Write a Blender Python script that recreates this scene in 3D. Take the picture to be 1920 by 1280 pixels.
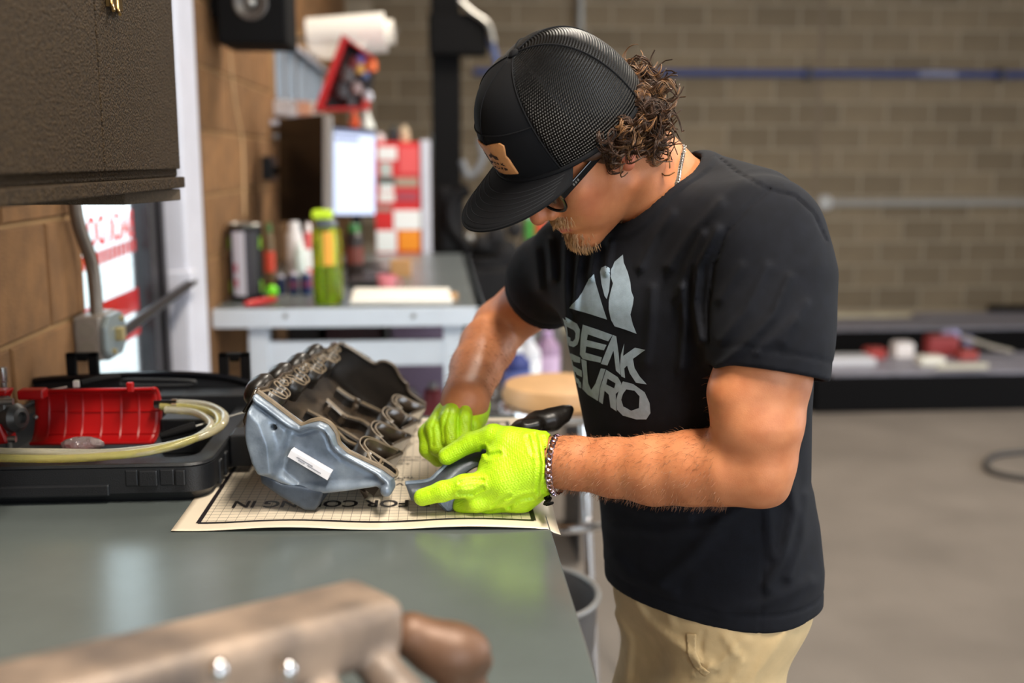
import bpy, bmesh, math, random
import numpy as np
from mathutils import Vector, Matrix
from mathutils.bvhtree import BVHTree
from mathutils.geometry import tessellate_polygon

# ------------------------------------------------------------------ clean
for o in list(bpy.data.objects): bpy.data.objects.remove(o, do_unlink=True)
SC = bpy.context.scene
COL = SC.collection
random.seed(7); RNG = np.random.default_rng(7)

# ------------------------------------------------------------------ camera
FPX = 2000.0; YAW = math.radians(4.0); PIT = math.radians(9.65)
EYE = np.array([0, 0, 1.5])
FW = np.array([math.sin(YAW)*math.cos(PIT), math.cos(YAW)*math.cos(PIT), -math.sin(PIT)])
RT = np.array([math.cos(YAW), -math.sin(YAW), 0.0]); UPV = np.cross(RT, FW)
cam = bpy.data.cameras.new('camera'); camo = bpy.data.objects.new('camera', cam); COL.objects.link(camo)
cam.sensor_width = 36.0; cam.lens = FPX/1920*36.0; cam.clip_start = 0.02; cam.clip_end = 200
camo.matrix_world = Matrix(((RT[0], UPV[0], -FW[0], EYE[0]), (RT[1], UPV[1], -FW[1], EYE[1]), (RT[2], UPV[2], -FW[2], EYE[2]), (0, 0, 0, 1)))
cam.dof.use_dof = True; cam.dof.focus_distance = 1.385; cam.dof.aperture_fstop = 2.2
SC.camera = camo

# ------------------------------------------------------------------ world, daylight, exposure
W = bpy.data.worlds.new('World'); SC.world = W; W.use_nodes = True
bg = W.node_tree.nodes['Background']; bg.inputs[0].default_value = (0.80, 0.90, 1.0, 1); bg.inputs[1].default_value = 3.0
SC.view_settings.view_transform = 'Standard'; SC.view_settings.look = 'None'
SC.view_settings.exposure = 0.65; SC.view_settings.gamma = 1.0; SC.view_settings.use_curve_mapping = False
def area_light(name, loc, target, size, power, col, parent=None):
    l = bpy.data.lights.new(name, 'AREA'); l.shape = 'RECTANGLE'; l.size = size[0]; l.size_y = size[1]
    l.energy = power; l.color = col
    o = bpy.data.objects.new(name, l); COL.objects.link(o); o.location = loc
    d = Vector(target) - Vector(loc); o.rotation_euler = d.to_track_quat('-Z', 'Y').to_euler()
    return o
# daylight entering through the open bay doors behind and to the right of the camera
area_light('bay_door_daylight', (2.6, -4.4, 2.0), (2.2, 3, 1.2), (4.2, 3.2), 60, (0.90, 0.95, 1.0))
area_light('side_bay_daylight', (6.8, 2.6, 2.4), (0, 3.0, 1.2), (4.0, 3.0), 22, (1.0, 0.95, 0.88))

# ------------------------------------------------------------------ measuring helpers (photo frame 1920x1280 -> place)
def ray(x, y): return FW + RT*((x-960)/FPX) - UPV*((y-640)/FPX)
def PY(x, y, Y): r = ray(x, y); return EYE + r*(Y/r[1])
def PZ(x, y, Z): r = ray(x, y); return EYE + r*((Z-EYE[2])/r[2])
def PX(x, y, X): r = ray(x, y); return EYE + r*(X/r[0])
def PPL(x, y, p0, n):
    r = ray(x, y); return EYE + r*(np.dot(np.asarray(p0)-EYE, n)/np.dot(r, n))
def proj(P):
    d = np.asarray(P) - EYE; z = d@FW
    return np.stack([960+FPX*(d@RT)/z, 640-FPX*(d@UPV)/z], -1)

# ------------------------------------------------------------------ materials
def lin(c):
    out = []
    for v in c[:3]:
        v = v/255.0
        out.append(v/12.92 if v <= .04045 else ((v+.055)/1.055)**2.4)
    return (*out, 1.0)
MATS = {}
def M(name, col, rough=.5, metal=0., var=0., vscale=12., bump=0., bscale=150., coat=0., trans=0., sss=0., emis=0., rand=0., spec=None, ior=None, col2=None, sheen=0., bdist=.002, alpha=None, detail=4.):
    if name in MATS: return MATS[name]
    m = bpy.data.materials.new(name); m.use_nodes = True; nt = m.node_tree; N = nt.nodes; L = nt.links
    b = N['Principled BSDF']; c = lin(col)
    b.inputs['Base Color'].default_value = c; b.inputs['Roughness'].default_value = rough; b.inputs['Metallic'].default_value = metal
    if coat: b.inputs['Coat Weight'].default_value = coat; b.inputs['Coat Roughness'].default_value = .15
    if trans: b.inputs['Transmission Weight'].default_value = trans
    if ior: b.inputs['IOR'].default_value = ior
    if spec is not None: b.inputs['Specular IOR Level'].default_value = spec
    if sheen: b.inputs['Sheen Weight'].default_value = sheen; b.inputs['Sheen Roughness'].default_value = .5
    if sss: b.inputs['Subsurface Weight'].default_value = sss; b.inputs['Subsurface Radius'].default_value = (.012, .004, .002); b.inputs['Subsurface Scale'].default_value = 1.0
    if emis: b.inputs['Emission Color'].default_value = c; b.inputs['Emission Strength'].default_value = emis
    if alpha is not None: b.inputs['Alpha'].default_value = alpha
    tc = N.new('ShaderNodeTexCoord')
    src = None
    if var or col2:
        n = N.new('ShaderNodeTexNoise'); n.inputs['Scale'].default_value = vscale; n.inputs['Detail'].default_value = detail
        L.new(tc.outputs['Object'], n.inputs['Vector'])
        r = N.new('ShaderNodeValToRGB'); r.color_ramp.elements[0].position = .32; r.color_ramp.elements[1].position = .68
        c1 = lin(col2) if col2 else tuple(min(1, x*(1+var)) for x in c[:3])+(1,)
        c0 = c if col2 else tuple(x*(1-var) for x in c[:3])+(1,)
        r.color_ramp.elements[0].color = c0; r.color_ramp.elements[1].color = c1
        L.new(n.outputs['Fac'], r.inputs['Fac']); src = r.outputs['Color']
    if rand:
        oi = N.new('ShaderNodeObjectInfo'); h = N.new('ShaderNodeHueSaturation')
        mr = N.new('ShaderNodeMapRange'); mr.inputs['To Min'].default_value = 1-rand; mr.inputs['To Max'].default_value = 1+rand
        L.new(oi.outputs['Random'], mr.inputs['Value']); L.new(mr.outputs['Result'], h.inputs['Value'])
        if src is not None: L.new(src, h.inputs['Color'])
        else: h.inputs['Color'].default_value = c
        src = h.outputs['Color']
    if src is not None: L.new(src, b.inputs['Base Color'])
    if bump:
        n2 = N.new('ShaderNodeTexNoise'); n2.inputs['Scale'].default_value = bscale; n2.inputs['Detail'].default_value = 3
        L.new(tc.outputs['Object'], n2.inputs['Vector'])
        bp = N.new('ShaderNodeBump'); bp.inputs['Strength'].default_value = bump; bp.inputs['Distance'].default_value = bdist
        L.new(n2.outputs['Fac'], bp.inputs['Height']); L.new(bp.outputs['Normal'], b.inputs['Normal'])
    MATS[name] = m
    return m

# ------------------------------------------------------------------ mesh helpers
LOC = {}
def thing(name, loc, label=None, cat=None, group=None, kind=None):
    o = bpy.data.objects.new(name, None); COL.objects.link(o); o.location = loc; o.empty_display_size = .05
    LOC[o.name] = np.array(loc, float)
    tag(o, label, cat, group, kind); return o
def tag(o, label=None, cat=None, group=None, kind=None):
    if label: o['label'] = label
    if cat: o['category'] = cat
    if group: o['group'] = group
    if kind: o['kind'] = kind
    return o
def worldloc(o): return LOC.get(o.name, np.zeros(3))
def link_mesh(name, V, Fc, mat, parent=None, smooth=False, bevel=0., label=None):
    base = worldloc(parent) if parent is not None else np.zeros(3)
    V = np.asarray(V, float)
    me = bpy.data.meshes.new(name)
    me.from_pydata((V-base).tolist(), [], [list(map(int, f)) for f in Fc] if not isinstance(Fc, list) else Fc)
    me.validate(); me.update()
    if smooth: me.polygons.foreach_set('use_smooth', [True]*len(me.polygons))
    o = bpy.data.objects.new(name, me); COL.objects.link(o)
    if isinstance(mat, (list, tuple)):
        for m in mat: me.materials.append(m)
    else: me.materials.append(mat)
    if parent is not None:
        o.parent = parent; LOC[o.name] = base
    if bevel:
        md = o.modifiers.new('bevel', 'BEVEL'); md.width = bevel; md.segments = 2; md.limit_method = 'ANGLE'; md.angle_limit = math.radians(40)
    if label: o['label'] = label
    return o
def nrm(v): v = np.asarray(v, float); return v/np.linalg.norm(v)
def frame(d):
    d = nrm(d); h = np.array([0, 0, 1.]) if abs(d[2]) < .9 else np.array([1., 0, 0])
    a = nrm(np.cross(h, d)); return a, np.cross(d, a), d
class MB:
    def __init__(s): s.v = []; s.f = []
    def add(s, V, Fc):
        n = len(s.v); s.v += [tuple(map(float, p)) for p in V]; s.f += [tuple(i+n for i in f) for f in Fc]; return s
    def box(s, a, b, rot=None, at=None):
        x0, y0, z0 = a; x1, y1, z1 = b
        V = np.array([(x, y, z) for x in (x0, x1) for y in (y0, y1) for z in (z0, z1)], float)
        if rot is not None:
            R = np.array(rot); c = np.array(at) if at is not None else V.mean(0); V = (V-c)@R.T + c
        return s.add(V, [(0, 1, 3, 2), (4, 6, 7, 5), (0, 4, 5, 1), (2, 3, 7, 6), (0, 2, 6, 4), (1, 5, 7, 3)])
    def obox(s, c, ax, ay, az):   # centre + half vectors
        c, ax, ay, az = map(lambda q: np.asarray(q, float), (c, ax, ay, az))
        V = [c+i*ax+j*ay+k*az for i in (-1, 1) for j in (-1, 1) for k in (-1, 1)]
        return s.add(V, [(0, 1, 3, 2), (4, 6, 7, 5), (0, 4, 5, 1), (2, 3, 7, 6), (0, 2, 6, 4), (1, 5, 7, 3)])
    def cyl(s, p0, p1, r0, r1=None, n=20, caps=True):
        r1 = r0 if r1 is None else r1; p0 = np.asarray(p0, float); p1 = np.asarray(p1, float)
        a, b, d = frame(p1-p0); t = np.arange(n)*2*math.pi/n
        ring = np.outer(np.cos(t), a)+np.outer(np.sin(t), b)
        V = np.vstack([p0+ring*r0, p1+ring*r1]); Fc = [(i, (i+1) % n, n+(i+1) % n, n+i) for i in range(n)]
        if caps: Fc += [tuple(range(n-1, -1, -1)), tuple(range(n, 2*n))]
        return s.add(V, Fc)
    def tube(s, pts, r, n=8, closed=False, caps=True):
        P = np.asarray(pts, float); m = len(P); r = np.broadcast_to(np.asarray(r, float), (m,))
        T = np.zeros_like(P)
        for i in range(m):
            if closed: T[i] = P[(i+1) % m]-P[i-1]
            else: T[i] = P[min(i+1, m-1)]-P[max(i-1, 0)]
        T /= np.linalg.norm(T, axis=1)[:, None]+1e-12
        a = frame(T[0])[0]; t = np.arange(n)*2*math.pi/n; V = []
        for i in range(m):
            a = a-T[i]*(a@T[i]); a = a/(np.linalg.norm(a)+1e-12); b = np.cross(T[i], a)
            V.append(P[i]+r[i]*(np.outer(np.cos(t), a)+np.outer(np.sin(t), b)))
        V = np.vstack(V); Fc = []
        for i in range(m if closed else m-1):
            j = (i+1) % m
            Fc += [(i*n+k, i*n+(k+1) % n, j*n+(k+1) % n, j*n+k) for k in range(n)]
        if caps and not closed: Fc += [tuple(range(n-1, -1, -1)), tuple(range((m-1)*n, m*n))]
        return s.add(V, Fc)
    def lathe(s, prof, c, axis=(0, 0, 1), n=28, caps=True):   # prof: (r, h)
        a, b, d = frame(axis); c = np.asarray(c, float); t = np.arange(n)*2*math.pi/n
        ring = np.outer(np.cos(t), a)+np.outer(np.sin(t), b)
        V = np.vstack([c+d*h+ring*max(r, 1e-5) for r, h in prof]); m = len(prof)
        Fc = [(i*n+k, i*n+(k+1) % n, (i+1)*n+(k+1) % n, (i+1)*n+k) for i in range(m-1) for k in range(n)]
        if caps: Fc += [tuple(range(n-1, -1, -1)), tuple(range((m-1)*n, m*n))]
        return s.add(V, Fc)
    def prism(s, poly, ext):
        P = np.asarray(poly, float); e = np.asarray(ext, float); n = len(P)
        V = np.vstack([P, P+e]); tr = tessellate_polygon([[Vector(p) for p in P]])
        Fc = [(i, (i+1) % n, n+(i+1) % n, n+i) for i in range(n)]
        Fc += [tuple(t) for t in tr] + [(t[2]+n, t[1]+n, t[0]+n) for t in tr]
        return s.add(V, Fc)
    def ball(s, c, r, n=14, m=9, R=None):
        r = np.broadcast_to(np.asarray(r, float), (3,)); V = []
        for i in range(m+1):
            ph = math.pi*i/m
            for k in range(n):
                t = 2*math.pi*k/n; q = np.array([math.sin(ph)*math.cos(t), math.sin(ph)*math.sin(t), math.cos(ph)])*r
                V.append(np.asarray(c)+(R@q if R is not None else q))
        return s.add(V, [(i*n+k, i*n+(k+1) % n, (i+1)*n+(k+1) % n, (i+1)*n+k) for i in range(m) for k in range(n)])
    def torus(s, c, axis, R, r, n=14, m=6, stretch=1., sdir=None):
        a, b, d = frame(axis)
        if sdir is not None: a = nrm(sdir); b = np.cross(d, a)
        t = np.arange(n)*2*math.pi/n
        return s.tube(np.asarray(c)+R*(stretch*np.outer(np.cos(t), a)+np.outer(np.sin(t), b)), r, m, closed=True)
    def build(s, name, mat, parent=None, smooth=False, bevel=0., label=None, fix=True):
        o = link_mesh(name, s.v, s.f, mat, parent, smooth, bevel, label)
        if fix:
            bm = bmesh.new(); bm.from_mesh(o.data); bmesh.ops.recalc_face_normals(bm, faces=bm.faces); bm.to_mesh(o.data); bm.free()
        if smooth: autosmooth(o)
        return o
def autosmooth(o, ang=38):
    me = o.data; bm = bmesh.new(); bm.from_mesh(me); lim = math.radians(ang)
    for e in bm.edges:
        e.smooth = not (len(e.link_faces) == 2 and e.calc_face_angle(0) > lim)
    bm.to_mesh(me); bm.free()
def crom(pts, n=8, closed=False):
    P = np.asarray(pts, float); out = []; m = len(P)
    for i in range(m if closed else m-1):
        p0 = P[i-1] if (i > 0 or closed) else 2*P[0]-P[1]; p1 = P[i]; p2 = P[(i+1) % m]
        p3 = P[(i+2) % m] if (i+2 < m or closed) else 2*P[-1]-P[-2]
        for t in np.arange(n)/n:
            out.append(.5*((2*p1)+(-p0+p2)*t+(2*p0-5*p1+4*p2-p3)*t*t+(-p0+3*p1-3*p2+p3)*t**3))
    if not closed: out.append(P[-1])
    return np.array(out)
def text_mesh(s, size=1., bold=0., xs=1.):
    cu = bpy.data.curves.new('txt', 'FONT'); cu.body = s; cu.size = size; cu.offset = bold; cu.resolution_u = 3
    o = bpy.data.objects.new('txt', cu); COL.objects.link(o)
    dg = bpy.context.evaluated_depsgraph_get(); me = bpy.data.meshes.new_from_object(o.evaluated_get(dg))
    V = np.array([v.co[:] for v in me.vertices]); Fc = [tuple(p.vertices) for p in me.polygons]
    bpy.data.objects.remove(o); bpy.data.curves.remove(cu); bpy.data.meshes.remove(me)
    V[:, 0] *= xs; return V, Fc

# ------------------------------------------------------------------ signed distance modelling
def capsule(p, a, b, ra, rb=None):
    rb = ra if rb is None else rb; a = np.asarray(a, float); ba = np.asarray(b, float)-a; pa = p-a
    h = np.clip(pa@ba/(ba@ba), 0, 1); return np.linalg.norm(pa-h[:, None]*ba, axis=1)-(ra+(rb-ra)*h)
def ball(p, c, r): return np.linalg.norm(p-np.asarray(c), axis=1)-r
def ellip(p, c, r, R=None):
    q = p-np.asarray(c); q = q@R if R is not None else q; r = np.asarray(r, float)
    k0 = np.linalg.norm(q/r, axis=1); k1 = np.linalg.norm(q/(r*r), axis=1)+1e-9; return k0*(k0-1)/k1
def rbox(p, c, h, r, R=None):
    q = p-np.asarray(c); q = q@R if R is not None else q; q = np.abs(q)-(np.asarray(h, float)-r)
    return np.linalg.norm(np.maximum(q, 0), axis=1)+np.minimum(q.max(1), 0)-r
def smin(a, b, k):
    h = np.clip(.5+.5*(b-a)/k, 0, 1); return b+(a-b)*h-k*h*(1-h)
def smax(a, b, k): return -smin(-a, -b, k)
def chain(p, pts, rs, k=.006):
    d = None
    for i in range(len(pts)-1):
        c = capsule(p, pts[i], pts[i+1], rs[i], rs[i+1]); d = c if d is None else smin(d, c, k)
    return d
def surf(f, lo, hi, h, blk=8):
    lo = np.asarray(lo, float); hi = np.asarray(hi, float)
    nb = np.maximum(1, np.ceil((hi-lo)/(h*blk)).astype(int)); n = nb*blk+1
    cc = [(np.arange(k)+.5)*blk*h for k in nb]
    G = np.stack(np.meshgrid(*cc, indexing='ij'), -1).reshape(-1, 3)+lo
    act = (np.abs(f(G)) < blk*h*1.15).reshape(nb)
    D = np.full(n, 1.0, np.float32); mask = np.zeros(n, bool)
    for i, j, k in np.argwhere(act): mask[i*blk:(i+1)*blk+1, j*blk:(j+1)*blk+1, k*blk:(k+1)*blk+1] = True
    idx = np.argwhere(mask); vals = np.empty(len(idx), np.float32)
    for s in range(0, len(idx), 400000): vals[s:s+400000] = f(idx[s:s+400000]*h+lo)
    D[mask] = vals
    full = mask[:-1, :-1, :-1] & mask[1:, :-1, :-1] & mask[:-1, 1:, :-1] & mask[:-1, :-1, 1:] & mask[1:, 1:, :-1] & mask[1:, :-1, 1:] & mask[:-1, 1:, 1:] & mask[1:, 1:, 1:]
    S = D < 0
    c8 = [S[i:n[0]-1+i, j:n[1]-1+j, k:n[2]-1+k] for i in (0, 1) for j in (0, 1) for k in (0, 1)]
    sm = sum(c.astype(np.int8) for c in c8); cells = np.argwhere((sm > 0) & (sm < 8) & full)
    cid = np.full(np.array(n)-1, -1, np.int64); cid[tuple(cells.T)] = np.arange(len(cells))
    off = np.array([(i, j, k) for i in (0, 1) for j in (0, 1) for k in (0, 1)])
    cv = np.stack([D[tuple((cells+o).T)] for o in off], 1)
    acc = np.zeros((len(cells), 3)); cnt = np.zeros(len(cells))
    for a in range(8):
        for b in range(a+1, 8):
            if np.abs(off[a]-off[b]).sum() != 1: continue
            m = (cv[:, a] < 0) != (cv[:, b] < 0); t = np.where(m, cv[:, a]/np.where(m, cv[:, a]-cv[:, b], 1), 0)
            acc += np.where(m[:, None], off[a]+t[:, None]*(off[b]-off[a]), 0); cnt += m
    V = (cells+acc/cnt[:, None])*h+lo
    F4 = []
    for ax in range(3):
        u, v = [(1, 2), (2, 0), (0, 1)][ax]
        A = [slice(None)]*3; B = [slice(None)]*3; A[ax] = slice(0, -1); B[ax] = slice(1, None)
        cr = np.argwhere(S[tuple(A)] != S[tuple(B)])
        cr = cr[(cr[:, u] > 0) & (cr[:, v] > 0) & (cr[:, u] < n[u]-1) & (cr[:, v] < n[v]-1)]
        du = np.zeros(3, int); du[u] = 1; dv = np.zeros(3, int); dv[v] = 1
        q = np.stack([cid[tuple((cr-du-dv).T)], cid[tuple((cr-dv).T)], cid[tuple(cr.T)], cid[tuple((cr-du).T)]], 1)
        ins = S[tuple(cr.T)]; q[~ins] = q[~ins][:, ::-1]; F4.append(q[(q >= 0).all(1)])
    return V, np.vstack(F4)
def sdf_obj(name, f, lo, hi, h, mat, parent=None, label=None, relax=1):
    V, Fq = surf(f, lo, hi, h)
    for _ in range(relax):   # pull vertices exactly onto the surface
        e = h*.5; d = f(V); g = np.stack([f(V+np.eye(3)[i]*e)-f(V-np.eye(3)[i]*e) for i in range(3)], 1)/(2*e)
        V = V-np.clip(d, -h, h)[:, None]*g/np.maximum((g*g).sum(1), .25)[:, None]
    o = link_mesh(name, V, Fq.tolist(), mat, parent, True, 0., label)
    return o, V, Fq
def bvh(V, Fq): return BVHTree.FromPolygons([Vector(v) for v in V], [tuple(map(int, q)) for q in Fq])
def cast(tree, x, y, off=.0008):
    r = nrm(ray(x, y)); h = tree.ray_cast(Vector(EYE), Vector(r))
    if h[0] is None: return None
    n = np.array(h[1]); n = -n if n@r > 0 else n
    return np.array(h[0])+n*off
def decal(tree, polys, name, mat, parent, off=.0008, maxlen=6., thick=0.):
    """flat print / thin patch whose outline lies on a curved surface"""
    bm = bmesh.new()
    for poly in polys:
        loops = poly if isinstance(poly[0][0], (tuple, list)) else [poly]
        tr = tessellate_polygon([[Vector((x, y, 0)) for x, y in lp] for lp in loops]); fl = [q for lp in loops for q in lp]
        vs = [bm.verts.new((x, y, 0)) for x, y in fl]
        for t in tr:
            try: bm.faces.new([vs[i] for i in t])
            except ValueError: pass
    for _ in range(6):
        es = [e for e in bm.edges if e.calc_length() > maxlen]
        if not es: break
        bmesh.ops.subdivide_edges(bm, edges=es, cuts=1); bmesh.ops.triangulate(bm, faces=bm.faces)
    dead = []
    for v in bm.verts:
        p = cast(tree, v.co.x, v.co.y, off)
        if p is None: dead.append(v)
        else: v.co = p
    bmesh.ops.delete(bm, geom=dead, context='VERTS')
    bm.verts.index_update()
    V = [v.co[:] for v in bm.verts]; Fc = [tuple(v.index for v in f.verts) for f in bm.faces]; bm.free()
    o = link_mesh(name, V, Fc, mat, parent, True)
    if thick:
        md = o.modifiers.new('solid', 'SOLIDIFY'); md.thickness = thick; md.offset = 0
    return o

# ================================================================== SETTING
XL = -0.74; YB = 9.3; BT = 1.02          # left wall plane, back wall plane, bench top height
m_mortar = M('mortar', (146, 134, 116), .9, var=.12, vscale=6, bump=.3, bscale=300)
m_mortar_l = M('mortar_warm', (140, 106, 66), .9, var=.12, vscale=6, bump=.3, bscale=300)
m_block = M('concrete_block', (116, 102, 82), .9, var=.12, vscale=4, bump=.5, bscale=260, rand=.16, bdist=.004)
m_block_l = M('concrete_block_warm', (118, 82, 46), .88, var=.22, vscale=14, bump=.5, bscale=260, rand=.10, bdist=.003)
m_floor = M('floor_concrete', (110, 102, 95), .45, var=.14, vscale=2.2, bump=.08, bscale=90, detail=8)
m_ceil = M('ceiling_paint', (150, 146, 138), .9)
m_white = M('white_steel_paint', (205, 205, 216), .4, var=.04)
m_dark = M('dark_aluminium', (46, 42, 44), .35, metal=.6)
m_black = M('black_plastic', (11, 11, 13), .45, spec=.25, bump=.05, bscale=500)
m_blackm = M('black_matte', (9, 8, 9), .75, spec=.15)
m_steel = M('galvanised_steel', (150, 148, 143), .38, metal=.85, var=.15, vscale=25)
m_chrome = M('chrome', (220, 220, 222), .12, metal=1.)
def struct(name, mb, mat, **k): return tag(mb.build(name, mat, **k), kind='structure')

struct('floor', MB().box((XL-.2, -5, -.1), (7.2, YB+.2, 0)), m_floor)
struct('ceiling', MB().box((XL-.2, -4.6, 4.2), (7.2, YB+.2, 4.3)), m_ceil)
struct('wall_right', MB().box((7.0, -.5, 0), (7.2, 0.5, 4.2)).box((7.0, -4.6, 0), (7.2, -.5, 4.2)).box((7.0, 4.8, 0), (7.2, YB+.2, 4.2)).box((7.0, .5, 3.95), (7.2, 4.8, 4.2)), M('right_wall_paint', (140, 130, 115), .9))
struct('wall_front', MB().box((XL-.2, -4.8, 0), (1.2, -4.6, 4.2)).box((5.6, -4.8, 0), (7.2, -4.6, 4.2)).box((1.2, -4.8, 3.5), (5.6, -4.6, 4.2)), M('right_wall_paint', (140, 130, 115), .9))
struct('wall_rear_left', MB().box((XL-.09, -4.6, 0), (XL, -.6, 4.2)), M('right_wall_paint', (140, 130, 115), .9))
ROW = .2032; Z0 = 1.184 - 5*ROW           # a mortar joint runs at z = 1.184 on both walls
def block_mesh(w, h, t, b=.004):
    m = MB(); o = [(-w/2, -h/2), (w/2, -h/2), (w/2, h/2), (-w/2, h/2)]; i = [(-w/2+b, -h/2+b), (w/2-b, -h/2+b), (w/2-b, h/2-b), (-w/2+b, h/2-b)]
    m.add([(x, 0, z) for x, z in o]+[(x, -t+b, z) for x, z in o]+[(x, -t, z) for x, z in i],
          [(0, 1, 5, 4), (1, 2, 6, 5), (2, 3, 7, 6), (3, 0, 4, 7), (4, 5, 9, 8), (5, 6, 10, 9), (6, 7, 11, 10), (7, 4, 8, 11), (8, 9, 10, 11)])
    me = bpy.data.meshes.new('block'); me.from_pydata(m.v, [], m.f); me.update(); return me
# ---- back wall
wb = struct('wall_back', MB().box((XL-.2, YB, 0), (7.2, YB+.2, 4.2)), m_mortar)
bme = block_mesh(.3875, .186, .007); bme.materials.append(m_block)
half = block_mesh(.185, .186, .007); half.materials.append(m_block)
for r in range(1, 17):
    z = Z0 + (r-1+.5)*ROW
    for c in range(16):
        x = XL+.02+.19+.4064*c+(.2032 if r % 2 else 0)
        o = bpy.data.objects.new('block', bme); COL.objects.link(o); o.parent = wb; o.location = (x, YB, z)
mbx = MB()
for r in range(1, 17):
    for c in range(16, 19): mbx.box((XL+.02-.0+.4064*c+(.2032 if r % 2 else 0), YB-.007, Z0+(r-.5)*ROW-.093), (min(6.98, XL+.02+.38+.4064*c+(.2032 if r % 2 else 0)), YB, Z0+(r-.5)*ROW+.093))
mbx.build('far_blocks', m_block, wb)['kind'] = 'stuff'
struct('baseboard_back', MB().box((XL, YB-.03, 0), (7.0, YB-.0, .13)), M('pale_base_paint', (196, 186, 158), .8, var=.1), bevel=.004)
# ---- left wall: pieces around the door (Y 2.30-3.33) and the window
WY0, WY1, WZ0, WZ1 = 5.15, 7.5, 1.74, 2.08
DY0, DY1, DZ = 2.27, 3.34, 2.15
wl = MB()
wl.box((XL-.09, -.6, 0), (XL, DY0, 4.2)).box((XL-.09, DY0, DZ), (XL, DY1, 4.2)).box((XL-.09, DY1, 0), (XL, WY0, 4.2))
wl.box((XL-.09, WY0, 0), (XL, WY1, WZ0)).box((XL-.09, WY0, WZ1), (XL, WY1, 4.2)).box((XL-.09, WY1, 0), (XL, YB, 4.2))
wl = struct('wall_left', wl, m_mortar_l)
lme = block_mesh(.396, .1935, .006); lme.materials.append(m_block_l)
lhf = block_mesh(.193, .1935, .006); lhf.materials.append(m_block_l)
RZ = Matrix.Rotation(math.radians(90), 4, 'Z')
def lblock(me, y, z):
    o = bpy.data.objects.new('block', me); COL.objects.link(o); o.parent = wl; o.rotation_euler = (0, 0, math.radians(90)); o.location = (XL, y, z)
for r in range(3, 15):
    z = Z0 + (r-1+.5)*ROW
    ofs = 0 if r % 2 else .2032
    for (ya, yb, side) in ((0.7, DY0, 1), (DY1, YB, 0)):
        y = yb if side else ya
        n = 0
        while True:
            w = .4064
            if n == 0 and ofs: w = .2032
            a, b = (y-w, y) if side else (y, y+w)
            if (side and a < ya) or (not side and b > yb): break
            if not (b > WY0+.02 and a < WY1-.02 and z+.09 > WZ0 and z-.09 < WZ1): lblock(lme if w > .3 else lhf, (a+b)/2, z)
            y = a if side else b; n += 1
# ---- glazed back door
m_glass = bpy.data.materials.new('clear_glass'); m_glass.use_nodes = True
def pane_nodes(m):
    N = m.node_tree.nodes; L = m.node_tree.links; N.remove(N['Principled BSDF']); out = N['Material Output']
    t = N.new('ShaderNodeBsdfTransparent'); t.inputs[0].default_value = (.92, .96, .95, 1); g = N.new('ShaderNodeBsdfGlossy'); g.inputs['Roughness'].default_value = .02
    fr0 = N.new('ShaderNodeLayerWeight'); fr0.inputs['Blend'].default_value = .5; fr = N.new('ShaderNodeMath'); fr.operation = 'POWER'; fr.inputs[1].default_value = 5.; L.new(fr0.outputs['Facing'], fr.inputs[0]); mx = N.new('ShaderNodeMixShader')
    L.new(fr.outputs[0], mx.inputs[0]); L.new(t.outputs[0], mx.inputs[1]); L.new(g.outputs[0], mx.inputs[2]); L.new(mx.outputs[0], out.inputs[0])
pane_nodes(m_glass)
m_red = M('red_vinyl', (214, 34, 30), .5)
def translucent(m, f):
    N = m.node_tree.nodes; L = m.node_tree.links; b = N['Principled BSDF']; t = N.new('ShaderNodeBsdfTranslucent'); t.inputs[0].default_value = b.inputs['Base Color'].default_value
    mx = N.new('ShaderNodeMixShader'); mx.inputs[0].default_value = f; L.new(b.outputs[0], mx.inputs[1]); L.new(t.outputs[0], mx.inputs[2]); L.new(mx.outputs[0], N['Material Output'].inputs[0])
translucent(m_red, .75); translucent(M('faded_red_vinyl', (226, 96, 92), .5), .75)
d1 = tag(MB().box((XL-.08, DY0, 0), (XL-.03, DY0+.05, DZ)).box((XL-.08, 2.93, 0), (XL-.03, 3.02, DZ)).box((XL-.08, DY0, DZ-.1), (XL-.03, 3.02, DZ)).box((XL-.08, DY0, 0), (XL-.03, 3.02, .25)).build('door_1', m_dark, bevel=.004), kind='structure')
MB().box((XL-.058, DY0+.05, .25), (XL-.052, 2.93, DZ-.1)).build('glass', m_glass, d1)
# jamb and white frame post
struct('trim_1', MB().box((XL-.085, 3.02, 0), (XL-.02, 3.06, DZ)).box((XL-.085, 3.075, 0), (XL-.03, 3.10, DZ)), m_dark, bevel=.003)
struct('trim_2', MB().box((XL-.085, 3.10, 0), (XL+.03, 3.33, DZ+.8)), m_white, bevel=.012)
struct('trim_3', MB().box((XL-.02, 3.335, 0), (XL+.012, 3.44, 4.2)), M('painted_shade_jamb', (92, 66, 40), .8, var=.15), bevel=.004)  # brown strip; the shadow beside the post is put into its colour
pb = thing('door_push_bar', (XL+.01, 2.3, 1.05), 'dark push bar across the glass back door', 'push bar')
MB().tube([(XL+.035, 2.30, 1.115), (XL+.035, 3.12, 1.155)], .013, 12).build('bar', m_dark, pb, smooth=True)
MB().box((XL-.03, 3.06, 1.12), (XL+.045, 3.15, 1.19)).build('end_bracket', m_white, pb, bevel=.006)
MB().box((XL-.03, 2.28, 1.08), (XL+.045, 2.33, 1.15)).build('end_bracket', m_dark, pb, bevel=.006)
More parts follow.
